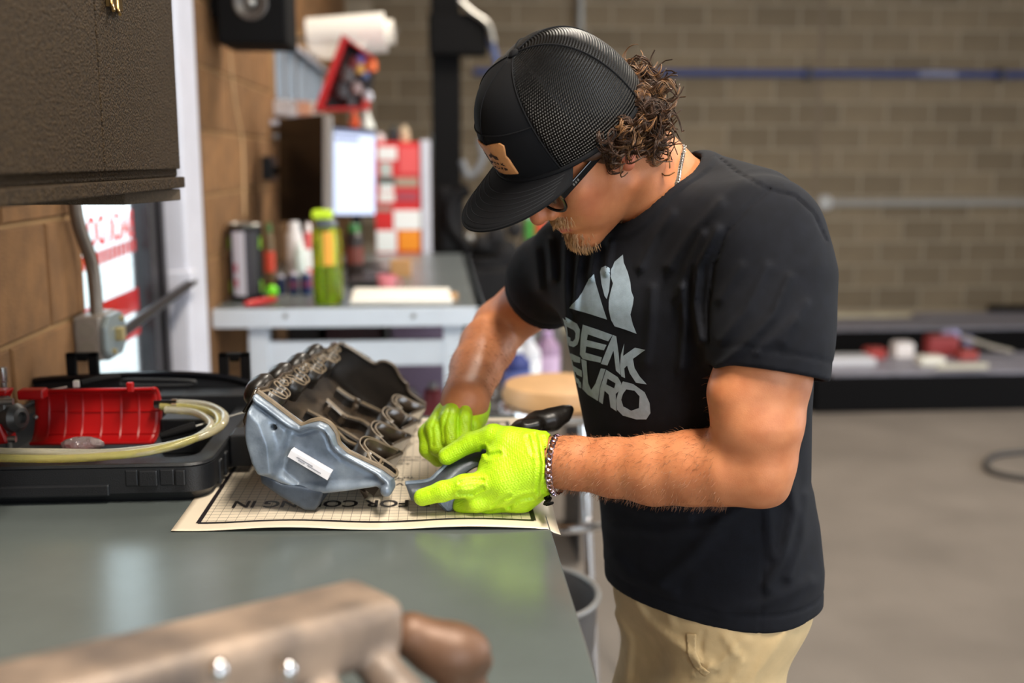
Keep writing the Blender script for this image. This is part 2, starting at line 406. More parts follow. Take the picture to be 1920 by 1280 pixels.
# lettering on the outside face of the glass (reads mirrored from indoors)
def door_text(s, u0, v0, size, bold, xs, name):
    V, Fc = text_mesh(s, size, bold, xs)
    W_ = np.stack([np.full(len(V), XL-.0605), u0-V[:, 0], v0+V[:, 1]], 1); return link_mesh(name, W_, Fc, m_red, d1)
door_text('BACK DOOR', 2.895, 1.303, .098, .0022, .88, 'door_lettering')
for k in range(12):
    MB().box((XL-.0605, 2.90-.038*k-.028, 1.262-.001*k), (XL-.060, 2.90-.038*k, 1.295-.001*k)).build('door_lettering_line', M('faded_red_vinyl', (226, 96, 92), .5), d1)
MB().box((XL-.061, 2.33, 1.105), (XL-.060, 2.90, 1.165)).build('red_sticker', m_red, d1)
MB().box((XL-.061, 2.33, 1.040), (XL-.060, 2.90, 1.072)).build('red_sticker', m_red, d1)
# outside
struct('exterior_ground', MB().box((-30, -10, -.14), (XL-.21, 30, -.1)), M('pale_concrete_yard', (190, 190, 188), .9, var=.05))
struct('exterior_wall', MB().box((-9.2, -5, -.1), (-9.0, 22, 1.0)), M('pale_yard_wall', (208, 212, 216), .9))
# ---- strip window
w1 = tag(MB().box((XL-.1, WY0, WZ0-.02), (XL+.01, WY1, WZ0)).box((XL-.1, WY0, WZ1), (XL+.01, WY1, WZ1+.02)).build('window_1', m_white), kind='structure')
for k in range(6):
    y = WY0+(WY1-WY0)*k/5
    MB().box((XL-.1, y-.07, WZ0), (XL-.02, y+.07, WZ1)).build('mullion', M('grey_mullion', (120, 122, 128), .5), w1, bevel=.004)
MB().box((XL-.07, WY0, WZ0), (XL-.066, WY1, WZ1)).build('pane', m_glass, w1)

# ================================================================== BACKGROUND THINGS
def Xat(px, Y): return PY(px, 400, Y)[0]
# ---- ceiling lamps
m_lamp = M('lamp_diffuser', (255, 244, 225), .5, emis=5.)
for i, (x, y) in enumerate(((.6, .35), (1.3, 4.9), (4.6, 3.4))):
    t = thing('ceiling_light', (x, y, 3.4 if i == 0 else 3.9), ['long white strip lamp hanging over the mechanic', 'long white strip lamp hanging over the lift column', 'long white strip lamp hanging over the open floor'][i], 'lamp', 'strip lamps under the ceiling')
    h_ = -.5 if i == 0 else 0.
    MB().box((x-.15, y-.75, 3.95+h_), (x+.15, y+.75, 4.02+h_)).build('housing', m_white, t, bevel=.01)
    MB().box((x-.12, y-.7, 3.93+h_), (x+.12, y+.7, 3.95+h_)).build('diffuser', m_lamp, t)
    for s in (-.6, .6): MB().cyl((x, y+s, 4.02+h_), (x, y+s, 4.2), .006, n=8).build('hanger', m_dark, t)
    a = area_light('lamp_light', (x, y, 3.4 if i == 0 else 3.9), (x, y, 0), (.3, 1.5), (84, 90, 75)[i], (1.0, .91, .78)); a.parent = t; a.location = (0, 0, 0)

# ---- far bench
m_fb = M('pale_blue_white_paint', (206, 214, 224), .45, var=.03)
m_fbtop = M('grey_steel_top', (128, 136, 138), .3, metal=.5, var=.14, vscale=5)
fb = thing('workbench', (-.29, 4.5, 0), 'white steel workbench in the background crowded with bottles and papers', 'workbench')
FX0, FX1, FY0, FY1 = -.735, .155, 3.5, 5.56
MB().box((FX0, FY0+.006, BT-.012), (FX1, FY1, BT)).build('bench_top', m_fbtop, fb, bevel=.003)
MB().box((FX0, FY0, BT-.062), (FX1, FY0+.03, BT)).build('front_apron', m_fb, fb, bevel=.003)
MB().box((FX1-.03, FY0, BT-.062), (FX1, FY1, BT)).build('side_apron', m_fb, fb, bevel=.003)
for x in (Xat(470, 3.5), Xat(848, 3.5)):
    for y in (FY0+.05, FY1-.1):
        MB().box((x-.033, y, 0), (x+.033, y+.06, BT-.062)).build('leg', m_fb, fb, bevel=.003)
for y in (FY0+.06, FY1-.08): MB().box((-.62, y, .815), (.06, y+.03, .90)).build('stretcher', m_fb, fb, bevel=.003)
MB().box((-.62, FY0+.07, .28), (.06, FY1-.1, .31)).build('lower_shelf', m_fb, fb, bevel=.003)
for x in (535, 775): MB().cyl(PY(x, 592, 3.5)+[0, 0, 0], PY(x, 592, 3.5)+[0, -.004, 0], .008, n=10).build('bolt', m_steel, fb)

# things stored on the lower shelf of the far bench (dark gaps)
def crate(name, label, x0, x1, y0, y1, z0, z1, col, cat='box'):
    t = thing(name, ((x0+x1)/2, (y0+y1)/2, z0), label, cat); w = .012; m = M('plastic_%d_%d_%d' % col, col, .5)
    MB().box((x0, y0, z0), (x1, y1, z0+w)).build('base', m, t)
    for a, b in (((x0, y0, z0), (x1, y0+w, z1)), ((x0, y1-w, z0), (x1, y1, z1)), ((x0, y0, z0), (x0+w, y1, z1)), ((x1-w, y0, z0), (x1, y1, z1))): MB().box(a, b).build('side', m, t)
    MB().box((x0-.01, y0-.01, z1), (x1+.01, y1+.01, z1+.015)).build('rim', m, t, bevel=.004)
crate('storage_bin', 'dark maroon bin on the lower shelf under the far bench', -.45, -.22, 4.2, 4.7, .31, .9, (60, 26, 34))
crate('storage_bin', 'dusky mauve bin on the lower shelf beside the maroon bin', -.19, .03, 4.1, 4.6, .31, .88, (126, 106, 128))
crate('storage_bin', 'black bin at the wall end of the lower shelf', -.61, -.47, 4.3, 4.8, .31, .86, (34, 30, 30))

# ---- cans, bottles and papers on the far bench
def px_span(x0, x1, Y): return Xat(x0, Y), Xat(x1, Y)
# tall black can with silver label
Y = 3.75; x0, x1 = px_span(424, 490, Y); c = np.array([(x0+x1)/2, Y, BT]); r = (x1-x0)/2; H = .262
t = thing('drink_can', c, 'tall black can with silver label and green streaks on the far bench', 'can')
MB().lathe([(r*.9, 0), (r, .012), (r, H-.02), (r*.93, H-.004)], c).build('body', m_black, t, smooth=True)
MB().lathe([(r*.95, H-.006), (r*.97, H), (r*.9, H+.004), (r*.86, H)], c).build('rim', m_steel, t, smooth=True)
def arc_panel(mb, c, r, a0, a1, z0, z1, n=8, rr=.0012):
    V = []; Fc = []
    for k in range(n+1):
        a = a0+(a1-a0)*k/n; V += [(c[0]+(r+rr)*math.cos(a), c[1]+(r+rr)*math.sin(a), c[2]+z0), (c[0]+(r+rr)*math.cos(a), c[1]+(r+rr)*math.sin(a), c[2]+z1)]
        if k: j = 2*k; Fc.append((j-2, j, j+1, j-1))
    mb.add(V, Fc); return mb
rad = math.radians
arc_panel(MB(), c, r, rad(236), rad(278), .02, .24).build('silver_label', M('silver_label', (205, 203, 218), .5), t, fix=False)
arc_panel(MB(), c, r, rad(278), rad(320), .02, .24).build('dark_label', M('dark_violet_label', (52, 48, 58), .5), t, fix=False)
for z in (.05, .1): arc_panel(MB(), c, r, rad(240), rad(252), z, z+.03, rr=.002).build('pink_mark', M('pink_mark', (190, 90, 110), .5), t, fix=False)
for a in (215, 330):
    for z in (.03, .18): arc_panel(MB(), c, r, rad(a), rad(a+10), z, z+.04, rr=.002).build('green_mark', M('lime_mark', (120, 170, 30), .5), t, fix=False)
# slim cans / spray tins behind
def tin(label, px0, px1, Y, py_top, body, cap, cat='tin', name='spray_tin', band=None):
    x0, x1 = px_span(px0, px1, Y); r = (x1-x0)/2; c = np.array([(x0+x1)/2, Y, BT]); H = PY((px0+px1)/2, py_top, Y)[2]-BT
    t = thing(name, c, label, cat)
    MB().lathe([(r*.94, 0), (r, .006), (r, H*.8), (r*.7, H*.86)], c).build('body', M('tin_%d_%d_%d' % body, body, .35), t, smooth=True)
    MB().lathe([(r*.7, H*.85), (r*.68, H*.97), (r*.5, H)], c).build('cap', M('cap_%d_%d_%d' % cap, cap, .4), t, smooth=True)
    if band: arc_panel(MB(), c, r, rad(190), rad(350), H*.3, H*.6, 12).build('label', M('band_%d_%d_%d' % band, band, .5), t, fix=False)
tin('white spray tin with a rounded top behind the yellow-green bottle', 535, 566, 4.2, 415, (236, 232, 232), (240, 236, 236))
tin('slim white and pink bottle at the right of the white tin', 567, 585, 4.12, 418, (222, 90, 92), (240, 230, 230), 'bottle', 'squeeze_bottle', (244, 240, 240))
tin('small clear bottle in front of the white spray tin', 548, 571, 4.05, 452, (214, 224, 220), (248, 252, 250), 'bottle', 'squeeze_bottle')
tin('brown and red spray tin right behind the tall black can', 492, 512, 3.95, 418, (96, 74, 40), (60, 90, 30), band=(200, 62, 36))
tin('dark jar with green lid and brown label beside the monitor', 646, 680, 4.35, 420, (42, 30, 24), (40, 110, 40), 'jar', 'jar', (112, 50, 36))
tin('small navy tin with white spot, nearest the lime ball', 512, 532, 3.9, 515, (30, 40, 72), (190, 184, 196))
tin('small navy tin in the middle of the row of three', 536, 556, 3.9, 510, (24, 44, 90), (216, 206, 220), band=(120, 60, 90))
tin('small blue tin next to the yellow-green bottle', 559, 581, 3.9, 508, (24, 60, 120), (216, 206, 220), band=(130, 60, 110))
Y = 3.7; t = thing('lime_ball', PY(507, 545, Y), 'small lime green ball beside the tall black can', 'ball')
lb = PY(509, 527, Y); lb[2] = BT+.035; t.location = lb; LOC[t.name] = lb
MB().ball(lb, .022).build('ball', M('lime_plastic', (120, 220, 20), .4), t, smooth=True)
MB().lathe([(.012, -.035), (.014, -.03), (.008, -.012)], lb).build('foot', M('lime_plastic', (120, 220, 20), .4), t, smooth=True)
# red screwdriver-like tool
Y0 = 3.60; a = PZ(460, 570, BT+.012); b = PZ(540, 556, BT+.012)
t = thing('hand_tool', (a+b)/2-[0, 0, .012], 'red handled hand tool lying in front of the tall can', 'tool')
MB().tube([a, a+(b-a)*.15, a+(b-a)*.65, a+(b-a)*.7], [.008, .011, .011, .007], 10).build('handle', M('red_handle', (200, 40, 46), .4), t, smooth=True)
MB().tube([a+(b-a)*.7, b], .004, 8).build('shaft', m_steel, t, smooth=True)
# yellow-green sports bottle
Y = 3.62; x0, x1 = px_span(582, 640, Y); r = (x1-x0)/2; c = np.array([(x0+x1)/2, Y, BT])
t = thing('sports_bottle', c, 'translucent yellow-green sports bottle with lime flip cap on the far bench', 'bottle')
m_yb = M('yellow_green_plastic', (222, 236, 70), .1, trans=.9, ior=1.3)
MB().lathe([(r*.86, 0), (r*.98, .008), (r, .05), (r*.97, .13), (r, .2), (r*.94, .245), (r*.72, .262)], c).build('body', m_yb, t, smooth=True)
MB().lathe([(r*.80, .006), (r*.88, .012), (r*.88, .125), (r*.8, .128)], c).build('drink', M('green_drink', (150, 196, 60), .1, trans=.85, ior=1.2), t, smooth=True)
MB().lathe([(r*.74, .255), (r*.76, .275), (r*.6, .285)], c).build('collar', M('grey_collar', (84, 92, 100), .4), t, smooth=True)
MB().box((c[0]-r*.95, c[1]-.02, BT+.282), (c[0]+r*.45, c[1]+.02, BT+.318)).build('flip_cap', M('lime_cap', (206, 238, 50), .35), t, bevel=.014)
MB().tube([c+[-r*.3, -.012, .01], c+[-r*.3, -.012, .235]], .004, 8).build('straw', M('white_straw', (226, 228, 214), .4), t, smooth=True)
arc_panel(MB(), c, r*.99, rad(262), rad(300), .135, .245).build('orange_label', M('orange_label', (240, 170, 60), .5), t, fix=False)
# papers and small clutter
t = thing('paper_stack', PZ(750, 562, BT), 'white sheets of paper near the front edge of the far bench', 'paper')
p = [PZ(655, 573, BT), PZ(845, 573, BT), PZ(838, 548, BT), PZ(662, 548, BT)]
for k in range(3): MB().prism([q+[.004*k, -.003*k, .003+.005*k] for q in p], (0, 0, .004)).build('sheet', M('white_paper', (244, 240, 232), .7), t)
p = PZ(849, 560, BT); tag(MB().lathe([(.016, 0), (.018, .004), (.018, .016), (.012, .02)], p).build('tape_roll', M('cardboard_tan', (200, 150, 96), .7), smooth=True), 'small tan tape roll at the right end of the white papers', 'tape')
p = PZ(725, 545, BT); t = thing('pink_cup', p, 'small pink cup behind the white papers', 'cup')
MB().lathe([(.03, 0), (.036, .06), (.034, .06), (.028, .004)], p).build('body', M('pink_plastic', (206, 120, 132), .5), t, smooth=True)
MB().torus(p+[.04, 0, .03], (0, 1, 0), .016, .004).build('handle', M('pink_plastic', (206, 120, 132), .5), t, smooth=True)
p = PZ(755, 518, BT); t = thing('carton', p, 'small tan carton by the monitor foot', 'box')
MB().box(p+[-.05, -.03, 0], p+[.035, .03, .07]).build('body', M('cardboard_tan', (200, 150, 96), .7), t, bevel=.003); MB().box(p+[-.05, -.004, .07], p+[.035, .004, .0712]).build('tape', M('brown_tape', (150, 110, 70), .4), t)
p = PZ(690, 528, BT); t = thing('keyboard', p, 'dark keyboard lying flat beneath the lit monitor', 'keyboard')
MB().box(p+[-.07, -.2, 0], p+[.09, .25, .018]).build('body', m_black, t, bevel=.006)
for i in range(5):
    for j in range(9): MB().box(p+[-.06+.029*i, -.19+.047*j, .018], p+[-.035+.029*i, -.15+.047*j, .024]).build('key', M('dark_key', (58, 52, 54), .5), t)

# ---- monitors
m_scr = M('lit_screen', (196, 208, 240), .4, emis=.22)
m_scr2 = M('lit_screen_bar', (90, 96, 124), .4, emis=.12)
def monitor(label, pts, screen, Yb):
    """pts: four corners TL, TR, BR, BL of the screen face"""
    P = [np.array(q) for q in pts]; n = nrm(np.cross(P[1]-P[0], P[3]-P[0])); n = -n if n[1] > 0 else n
    cc = sum(P)/4; foot = np.array([cc[0], cc[1]+.1, BT])
    t = thing('computer_monitor', foot, label, 'monitor')
    grow = lambda q, s: cc+(q-cc)*s
    MB().prism([grow(q, 1.06)-n*.004 for q in P], -n*.035).build('casing', m_black, t, bevel=.004)
    MB().prism(P, -n*.003).build('screen', screen, t)
    MB().box((cc[0]-.02, cc[1]+.03, BT+.012), (cc[0]+.02, cc[1]+.07, cc[2])).build('stand', m_black, t, bevel=.004)
    MB().lathe([(.11, 0), (.11, .008), (.03, .014)], (cc[0], cc[1]+.05, BT)).build('foot', m_black, t, smooth=True)
    return t, P, n
t, P, n = monitor('flat monitor showing a pale blue page on the far bench', [PY(626, 240, 4.75), PY(703, 246, 4.95), PY(703, 402, 4.95), PY(626, 402, 4.75)], m_scr, 4.8)
q = lambda u, v, e=.001: P[0]*(1-u)*(1-v)+P[1]*u*(1-v)+P[2]*u*v+P[3]*(1-u)*v+n*e
for (u0, u1, v0, v1) in ((0, 1, .0, .05), (.02, .6, .09, .13), (.05, .9, .3, .315)):
    MB().prism([q(u0, v0), q(u1, v0), q(u1, v1), q(u0, v1)], n*.0006).build('screen_bar', m_scr2 if v0 < .2 else m_scr, t)
P2 = [PY(522, 222, 4.55), PY(606, 214, 4.25), PY(606, 412, 4.25), PY(522, 416, 4.55)]
t = thing('computer_monitor', (np.mean([p[0] for p in P2]), 4.45, BT), 'black switched-off monitor with a silver edge left of the lit one', 'monitor')
nn = nrm(np.cross(P2[1]-P2[0], P2[3]-P2[0])); nn = -nn if nn[1] > 0 else nn
MB().prism(P2, -nn*.03).build('screen', M('dark_screen', (22, 18, 18), .2), t, bevel=.003)
MB().prism([P2[1], PY(621, 217, 4.22), PY(621, 408, 4.22), P2[2]], (0, .04, 0)).build('silver_edge', M('silver_edge', (196, 198, 200), .4), t, bevel=.003)
cc = np.mean(P2, 0)
MB().cyl((cc[0], cc[1]+.05, BT), (cc[0], cc[1]+.05, cc[2]), .018, n=12).build('stand', m_black, t)
MB().lathe([(.1, 0), (.1, .01), (.03, .016)], (cc[0], cc[1]+.05, BT)).build('foot', m_black, t)
# black boxes and arm on the wall under the speaker
t = thing('wall_bracket_arm', PX(500, 330, XL+.0), 'black articulated bracket on the wall left of the dark monitor', 'bracket')
b0 = PX(500, 320, XL+.02)
MB().box(b0+[-.02, -.05, -.04], b0+[.03, .09, .06]).build('plate', m_black, t, bevel=.006)
MB().tube([b0+[.03, .02, 0], b0+[.1, -.06, 0], b0+[.14, -.08, -.03]], .02, 8).build('arm', m_black, t, smooth=True)
MB().tube([b0+[.1, -.06, 0], b0+[.1, -.06, -.36]], .014, 8).build('drop_rod', m_black, t, smooth=True)

# ---- red parts board with stickers
Y = 5.75; x0, x1 = px_span(704, 790, Y); zt, zb = PY(750, 266, Y)[2], PY(750, 482, Y)[2]
t = thing('sticker_cabinet', ((x0+x1)/2, Y, BT), 'red cabinet covered in white and orange stickers behind the bench', 'cabinet')
MB().box((x0, Y, zb), (x1, Y+.3, zt)).build('body', M('red_cabinet', (216, 32, 34), .4), t, bevel=.006)
MB().box((x1, Y-.01, zb-.03), (x1+.05, Y+.3, zt+.01)).build('white_side', m_white, t, bevel=.006)
MB().box((x0-.02, Y-.02, 0), (x1+.05, Y+.32, zb)).build('stand', M('grey_stand', (150, 152, 156), .5), t, bevel=.004)
for (u0, v0, u1, v1, col) in ((708, 275, 744, 300, (240, 238, 236)), (748, 275, 786, 325, (232, 90, 90)), (712, 305, 735, 330, (190, 196, 190)), (708, 332, 742, 345, (70, 90, 84)), (712, 345, 738, 360, (236, 236, 234)), (742, 333, 784, 350, (170, 150, 130)), (744, 360, 782, 376, (170, 70, 84)), (710, 362, 740, 378, (240, 238, 234)), (704, 386, 735, 396, (160, 140, 130)), (738, 394, 790, 430, (246, 246, 244)), (706, 432, 744, 472, (244, 248, 246)), (748, 432, 788, 470, (248, 150, 20)), (704, 398, 732, 420, (216, 30, 30))):
    a_, b_ = PY(u0, v0, Y), PY(u1, v1, Y)
    MB().box((a_[0], Y-.004, b_[2]), (b_[0], Y+.001, a_[2])).build('sticker', M('sticker_%d_%d_%d' % col, col, .5), t)
for (px, col, h) in ((712, (210, 200, 200), .05), (738, (30, 34, 36), .08), (758, (190, 170, 140), .09)):
    p = PY(px, 266, Y+.12); p[2] = zt
    o = tag(MB().lathe([(.028, 0), (.03, .01), (.03, h*.7), (.016, h*.8), (.016, h)], p).build('small_bottle', M('bott_%d_%d_%d' % col, col, .5), smooth=True), 'small %s bottle standing on the red sticker cabinet' % {210: 'pale pink', 30: 'black', 190: 'tan'}[col[0]], 'bottle', 'bottles on the sticker cabinet')

# ---- wall speaker
Y0_, Y1_ = 3.55, 3.9
t = thing('loudspeaker', (XL+.12, 3.7, 1.98), 'black loudspeaker high on the block wall', 'speaker')
a = PY(407, 75, 3.6); b = PY(535, 90, 3.6)
sx0, sx1 = a[0], PY(512, 80, 3.6)[0]; sz = PY(450, 82, 3.6)[2]
MB().box((sx0, 3.6, sz), (sx1+.045, 3.86, sz+.42)).build('body', m_blackm, t, bevel=.01)
cx = PY(470, 5, 3.6)[0]; cz = PY(470, 5, 3.6)[2]
MB().lathe([(.055, -.004), (.056, .004), (.05, .006), (.03, -.002), (.016, -.004)], (cx, 3.597, cz), axis=(0, -1, 0)).build('driver_cone', M('speaker_cone', (70, 62, 56), .4), t, smooth=True)
MB().ball((cx, 3.592, cz), (.018, .01, .018)).build('dust_cap', m_steel, t, smooth=True)
MB().cyl((cx, 3.6, cz+.2), (cx, 3.593, cz+.2), .07, n=24).build('woofer', M('speaker_cone', (70, 62, 56), .4), t)
MB().box((XL, 3.7, sz+.1), (sx0+.02, 3.8, sz+.2)).build('wall_bracket', m_black, t)
pts = crom([PX(430, 95, XL+.006), PX(440, 190, XL+.006), PX(453, 260, XL+.006), PX(456, 330, XL+.006), PX(458, 405, XL+.006)], 6)
tag(MB().tube(pts, .005, 8).build('speaker_cable', M('pale_cable', (196, 160, 116), .6), smooth=True), 'pale cable hanging down the wall below the loudspeaker', 'cable')

# ---- paper towel roll above, red parts holder and what hangs in it
Y = 5.22
a, b = PY(578, 72, Y), PY(735, 60, Y); ax = nrm(b-a)
t = thing('paper_roll', (a+b)/2, 'big white paper roll mounted high over the red holder', 'paper roll')
R_ = .092
MB().cyl(a, b-ax*.03, R_, n=32).build('roll', M('white_paper', (244, 240, 232), .7), t, smooth=True)
MB().cyl(b-ax*.03, b+ax*.01, R_*.62, n=24).build('core', M('roll_core', (226, 220, 210), .7), t, smooth=True)
e1 = a-[0, 0, .02]
MB().prism([PY(572, 88, Y-.09), PY(690, 80, Y-.09), PY(660, 108, Y-.1), PY(606, 112, Y-.1)], (0, .004, 0)).build('loose_sheet', M('white_paper', (244, 240, 232), .7), t)
MB().tube([a-ax*.18, b+ax*.03], .012, 8).build('rod', m_steel, t)
Y = 4.9
t = thing('parts_holder', PY(650, 140, Y), 'slanted red open holder stuffed with small parts under the paper roll', 'holder')
m_rh = M('red_holder', (206, 26, 30), .4)
L0, L1 = PY(640, 68, Y), PY(588, 208, Y)
ax_ = np.array([.028, 0, 0]); dz = np.array([0, .14, 0])
MB().prism([L0, L0+ax_, L1+ax_, L1], dz).build('left_side', m_rh, t, bevel=.003)
R0, R1 = PY(700, 110, Y), PY(690, 205, Y)
MB().prism([L0+dz, R0+dz, R1+dz, L1+dz], [0, .01, 0]).build('back', M('dark_holder_inside', (34, 26, 28), .6), t)
MB().prism([L1, L1+[0, 0, .012], R1+[0, 0, .012], R1], dz).build('bottom', m_rh, t)
MB().prism([L0, L0+[0, 0, .01], R0+[0, 0, .01], R0], dz).build('top', m_rh, t)
items = [(665, 120, 12, (120, 40, 44)), (678, 112, 10, (120, 104, 190)), (676, 128, 11, (230, 180, 90)), (694, 122, 13, (206, 92, 30)), (684, 140, 8, (88, 104, 150)), (650, 140, 16, (80, 70, 70)), (640, 170, 15, (54, 48, 52)), (668, 165, 11, (150, 130, 130)), (690, 180, 9, (190, 190, 200)), (686, 192, 8, (190, 70, 60)), (655, 190, 12, (40, 36, 40))]
words = ['maroon', 'violet', 'yellow', 'burnt orange', 'slate blue', 'grey', 'charcoal', 'dusty pink', 'silver', 'brick red', 'near-black']
for (px, py, rp, col), w in zip(items, words):
    p = PY(px, py, Y+.07); r = rp*Y/FPX
    mm = M('part_%d_%d_%d' % col, col, .45)
    MB().lathe([(r*.5, -r), (r, -r*.8), (r, r*.6), (r*.55, r*.75), (r*.55, r*1.1)], p, n=14).build('small_part', mm, t, smooth=True, label='%s small part in the holder' % w)
# cones / bottles on the monitor top
Y = 5.1
for (px, py0, py1, rp, col, lab) in ((664, 205, 240, 10, (226, 84, 28), 'orange nozzle bottle standing above the lit monitor'), (688, 205, 250, 15, (214, 214, 206), 'white funnel standing above the lit monitor')):
    b_ = PY(px, py1, Y); h = PY(px, py0, Y)[2]-b_[2]; r = rp*Y/FPX
    tag(MB().lathe([(r, 0), (r, h*.25), (r*.35, h*.85), (r*.3, h)], b_).build('nozzle_bottle' if px < 670 else 'funnel', M('nz_%d_%d_%d' % col, col, .5), smooth=True), lab, 'bottle' if px < 670 else 'funnel')
b_ = PY(676, 252, Y)
tag(MB().box((XL, Y-.12, b_[2]-.02), (PY(706, 252, Y)[0], Y+.12, b_[2])).build('wall_shelf', M('grey_stand', (150, 152, 156), .5), bevel=.003), 'small grey wall shelf behind the lit monitor', 'shelf')
b_ = PX(530, 215, XL)
# notebooks on sill
for k, (px, col, w) in enumerate(((530, (212, 206, 206), 'white'), (560, (176, 120, 92), 'brown'), (585, (196, 176, 160), 'tan'))):
    p = PX(px, 205, XL+.03)
    t = thing('sill_box', p, 'small %s box on the ledge below the strip window' % w, 'box')
    MB().box(p+[-.03, -.1, -.03], p+[.05, .12, .035]).build('body', M('sill_%d' % k, col, .6), t, bevel=.004)
    MB().box(p+[-.032, -.102, .02], p+[.052, .122, .038]).build('lid', M('sill_%d' % k, col, .6), t, bevel=.004)
tag(MB().box((XL, 4.9, 1.655), (XL+.1, 7.6, 1.675)).build('window_ledge', m_white), 'white ledge along the wall under the strip window', 'ledge')

# ---- lift column with arm
Y = 7.0; x0, x1 = px_span(812, 866, Y)
t = thing('lift_column', ((x0+x1)/2, Y, 0), 'tall black steel column of the car lift behind the bench', 'lift column')
MB().box((x0, Y, 0), (x1, Y+.2, 4.0)).build('post', m_blackm, t, bevel=.01)
MB().box((x0-.12, Y-.1, 0), (x1+.15, Y+.4, .03)).build('base_plate', m_blackm, t, bevel=.005)
p0, p1 = PY(838, 100, Y-.1), PY(915, 92, Y-.1)
MB().box((x0-.015, Y-.12, PY(840, 100, Y)[2]-.02), (p1[0], Y+.05, PY(840, 28, Y)[2])).build('carriage', m_blackm, t, bevel=.02)
MB().tube(crom([PY(862, 0, Y-.15), PY(885, 22, Y-.15), PY(915, 45, Y-.15), PY(925, 80, Y-.15)], 5), .018, 8).build('steel_hose', m_steel, t, smooth=True)
MB().tube(crom([PY(918, 70, Y-.1), PY(930, 110, Y-.1), PY(940, 150, Y-.1)], 5), .022, 8).build('blue_hose', M('blue_hose', (62, 78, 122), .5), t, smooth=True)
MB().tube([PY(812, 250, Y+.25), PY(812, 520, Y+.25)], .02, 8).build('side_conduit', m_steel, t, smooth=True)
MB().tube([PY(1087, -60, YB-.08), PY(1087, 60, YB-.08)], .03, 8).build('drop_pipe', m_steel, t, smooth=True)

# ---- dark machine behind the far bench
Y = 6.3
t = thing('tyre_machine', (Xat(905, Y), Y, 0), 'black workshop machine with grey hoses behind the far bench', 'machine')
c = PY(900, 520, Y); m_mach = M('machine_black', (20, 18, 19), .5, spec=.2, var=.3, vscale=8)
MB().box((Xat(832, Y), Y, 0), (Xat(985, Y), Y+.5, PY(900, 500, Y)[2])).build('cabinet', m_mach, t, bevel=.03)
MB().lathe([(.22, 0), (.26, .03), (.26, .07), (.1, .1), (.1, .14)], PY(905, 500, Y+.25)).build('turntable', m_mach, t, smooth=True)
MB().tube(crom([PY(880, 470, Y+.1), PY(845, 420, Y+.1), PY(850, 370, Y+.1), PY(880, 355, Y+.1)], 6), .045, 10).build('arm', m_mach, t, smooth=True)
MB().box((Xat(822, Y), Y+.1, PY(840, 480, Y)[2]), (Xat(872, Y), Y+.3, PY(840, 350, Y)[2])).build('tower', m_mach, t, bevel=.03)
MB().tube(crom([PY(866, 300, Y), PY(880, 330, Y), PY(905, 300, Y), PY(900, 260, Y)], 6), .02, 8).build('grey_hose', M('grey_hose', (110, 112, 116), .5), t, smooth=True)
for (px, py, r) in ((930, 440, .06), (905, 455, .05), (950, 470, .07), (965, 430, .05)):
    MB().lathe([(r*.6, -.03), (r, -.02), (r, .02), (r*.6, .03)], PY(px, py, Y+.05), axis=(0, -1, .2)).build('knob', m_mach, t, smooth=True)
MB().ball(PY(880, 445, Y-.05), .03).build('steel_knob', m_steel, t, smooth=True)
for (px, py, col, lab) in ((992, 422, (70, 150, 60), 'green'), (1012, 420, (214, 84, 50), 'orange')):
    p = PY(px, py, 7.25)
    t = thing('spray_can', [p[0], p[1], p[2]-.1], 'small %s can on the machine seen under the cap brim' % lab, 'can')
    MB().lathe([(.03, -.1), (.032, -.09), (.032, .04), (.015, .05)], p).build('body', M('spray_'+lab, col, .4), t, smooth=True)
    MB().lathe([(.015, .05), (.015, .07)], p).build('nozzle', m_white, t)
tag(MB().box((Xat(985, 7.25)-.02, 7.1, 0), (Xat(1010, 7.25)+.15, 7.4, PY(1000, 422, 7.25)[2]-.1)).build('tool_cart', M('cart_grey', (96, 92, 90), .5), bevel=.02), 'grey cart behind the machine carrying two small cans', 'cart')

# ---- pipes on the back wall
z = PY(1600, 138, YB-.06)[2]
tp = thing('air_pipe', (2.5, YB-.06, z), 'blue air pipe running along the block wall', 'pipe')
MB().tube([(Xat(890, YB), YB-.06, z), (6.9, YB-.06, z)], .031, 12).build('pipe', M('blue_pipe', (52, 66, 116), .45), tp, smooth=True)
MB().tube([(Xat(1700, YB), YB-.06, z), (Xat(1768, YB), YB-.06, z)], .034, 12).build('pale_sleeve', M('pale_sleeve', (120, 124, 152), .5), tp, smooth=True)
for px in (1500, 1850): MB().box((Xat(px, YB)-.02, YB-.1, z-.05), (Xat(px, YB)+.02, YB-.009, z+.05)).build('clamp', m_dark, tp)
z = PY(1700, 380, YB-.04)[2]
tp = thing('electrical_conduit', (4, YB-.04, z), 'grey conduit with a round outlet on the block wall', 'conduit')
MB().box((Xat(1545, YB), YB-.04, z-.03), (6.9, YB, z+.03)).build('raceway', M('raceway_grey', (134, 130, 124), .5), tp, bevel=.008)
MB().lathe([(.07, 0), (.07, .04), (.05, .06)], (Xat(1543, YB), YB-.0, z), axis=(0, -1, 0)).build('outlet', M('outlet_grey', (170, 168, 166), .4), tp, smooth=True)
z1_ = PY(1525, 380, YB)[2]
tag(MB().box((Xat(1525, YB)-.02, YB-.009, 0), (Xat(1525, YB)+.02, YB, 4.1)).build('trim_4', M('control_joint', (112, 98, 82), .9)), kind='structure')

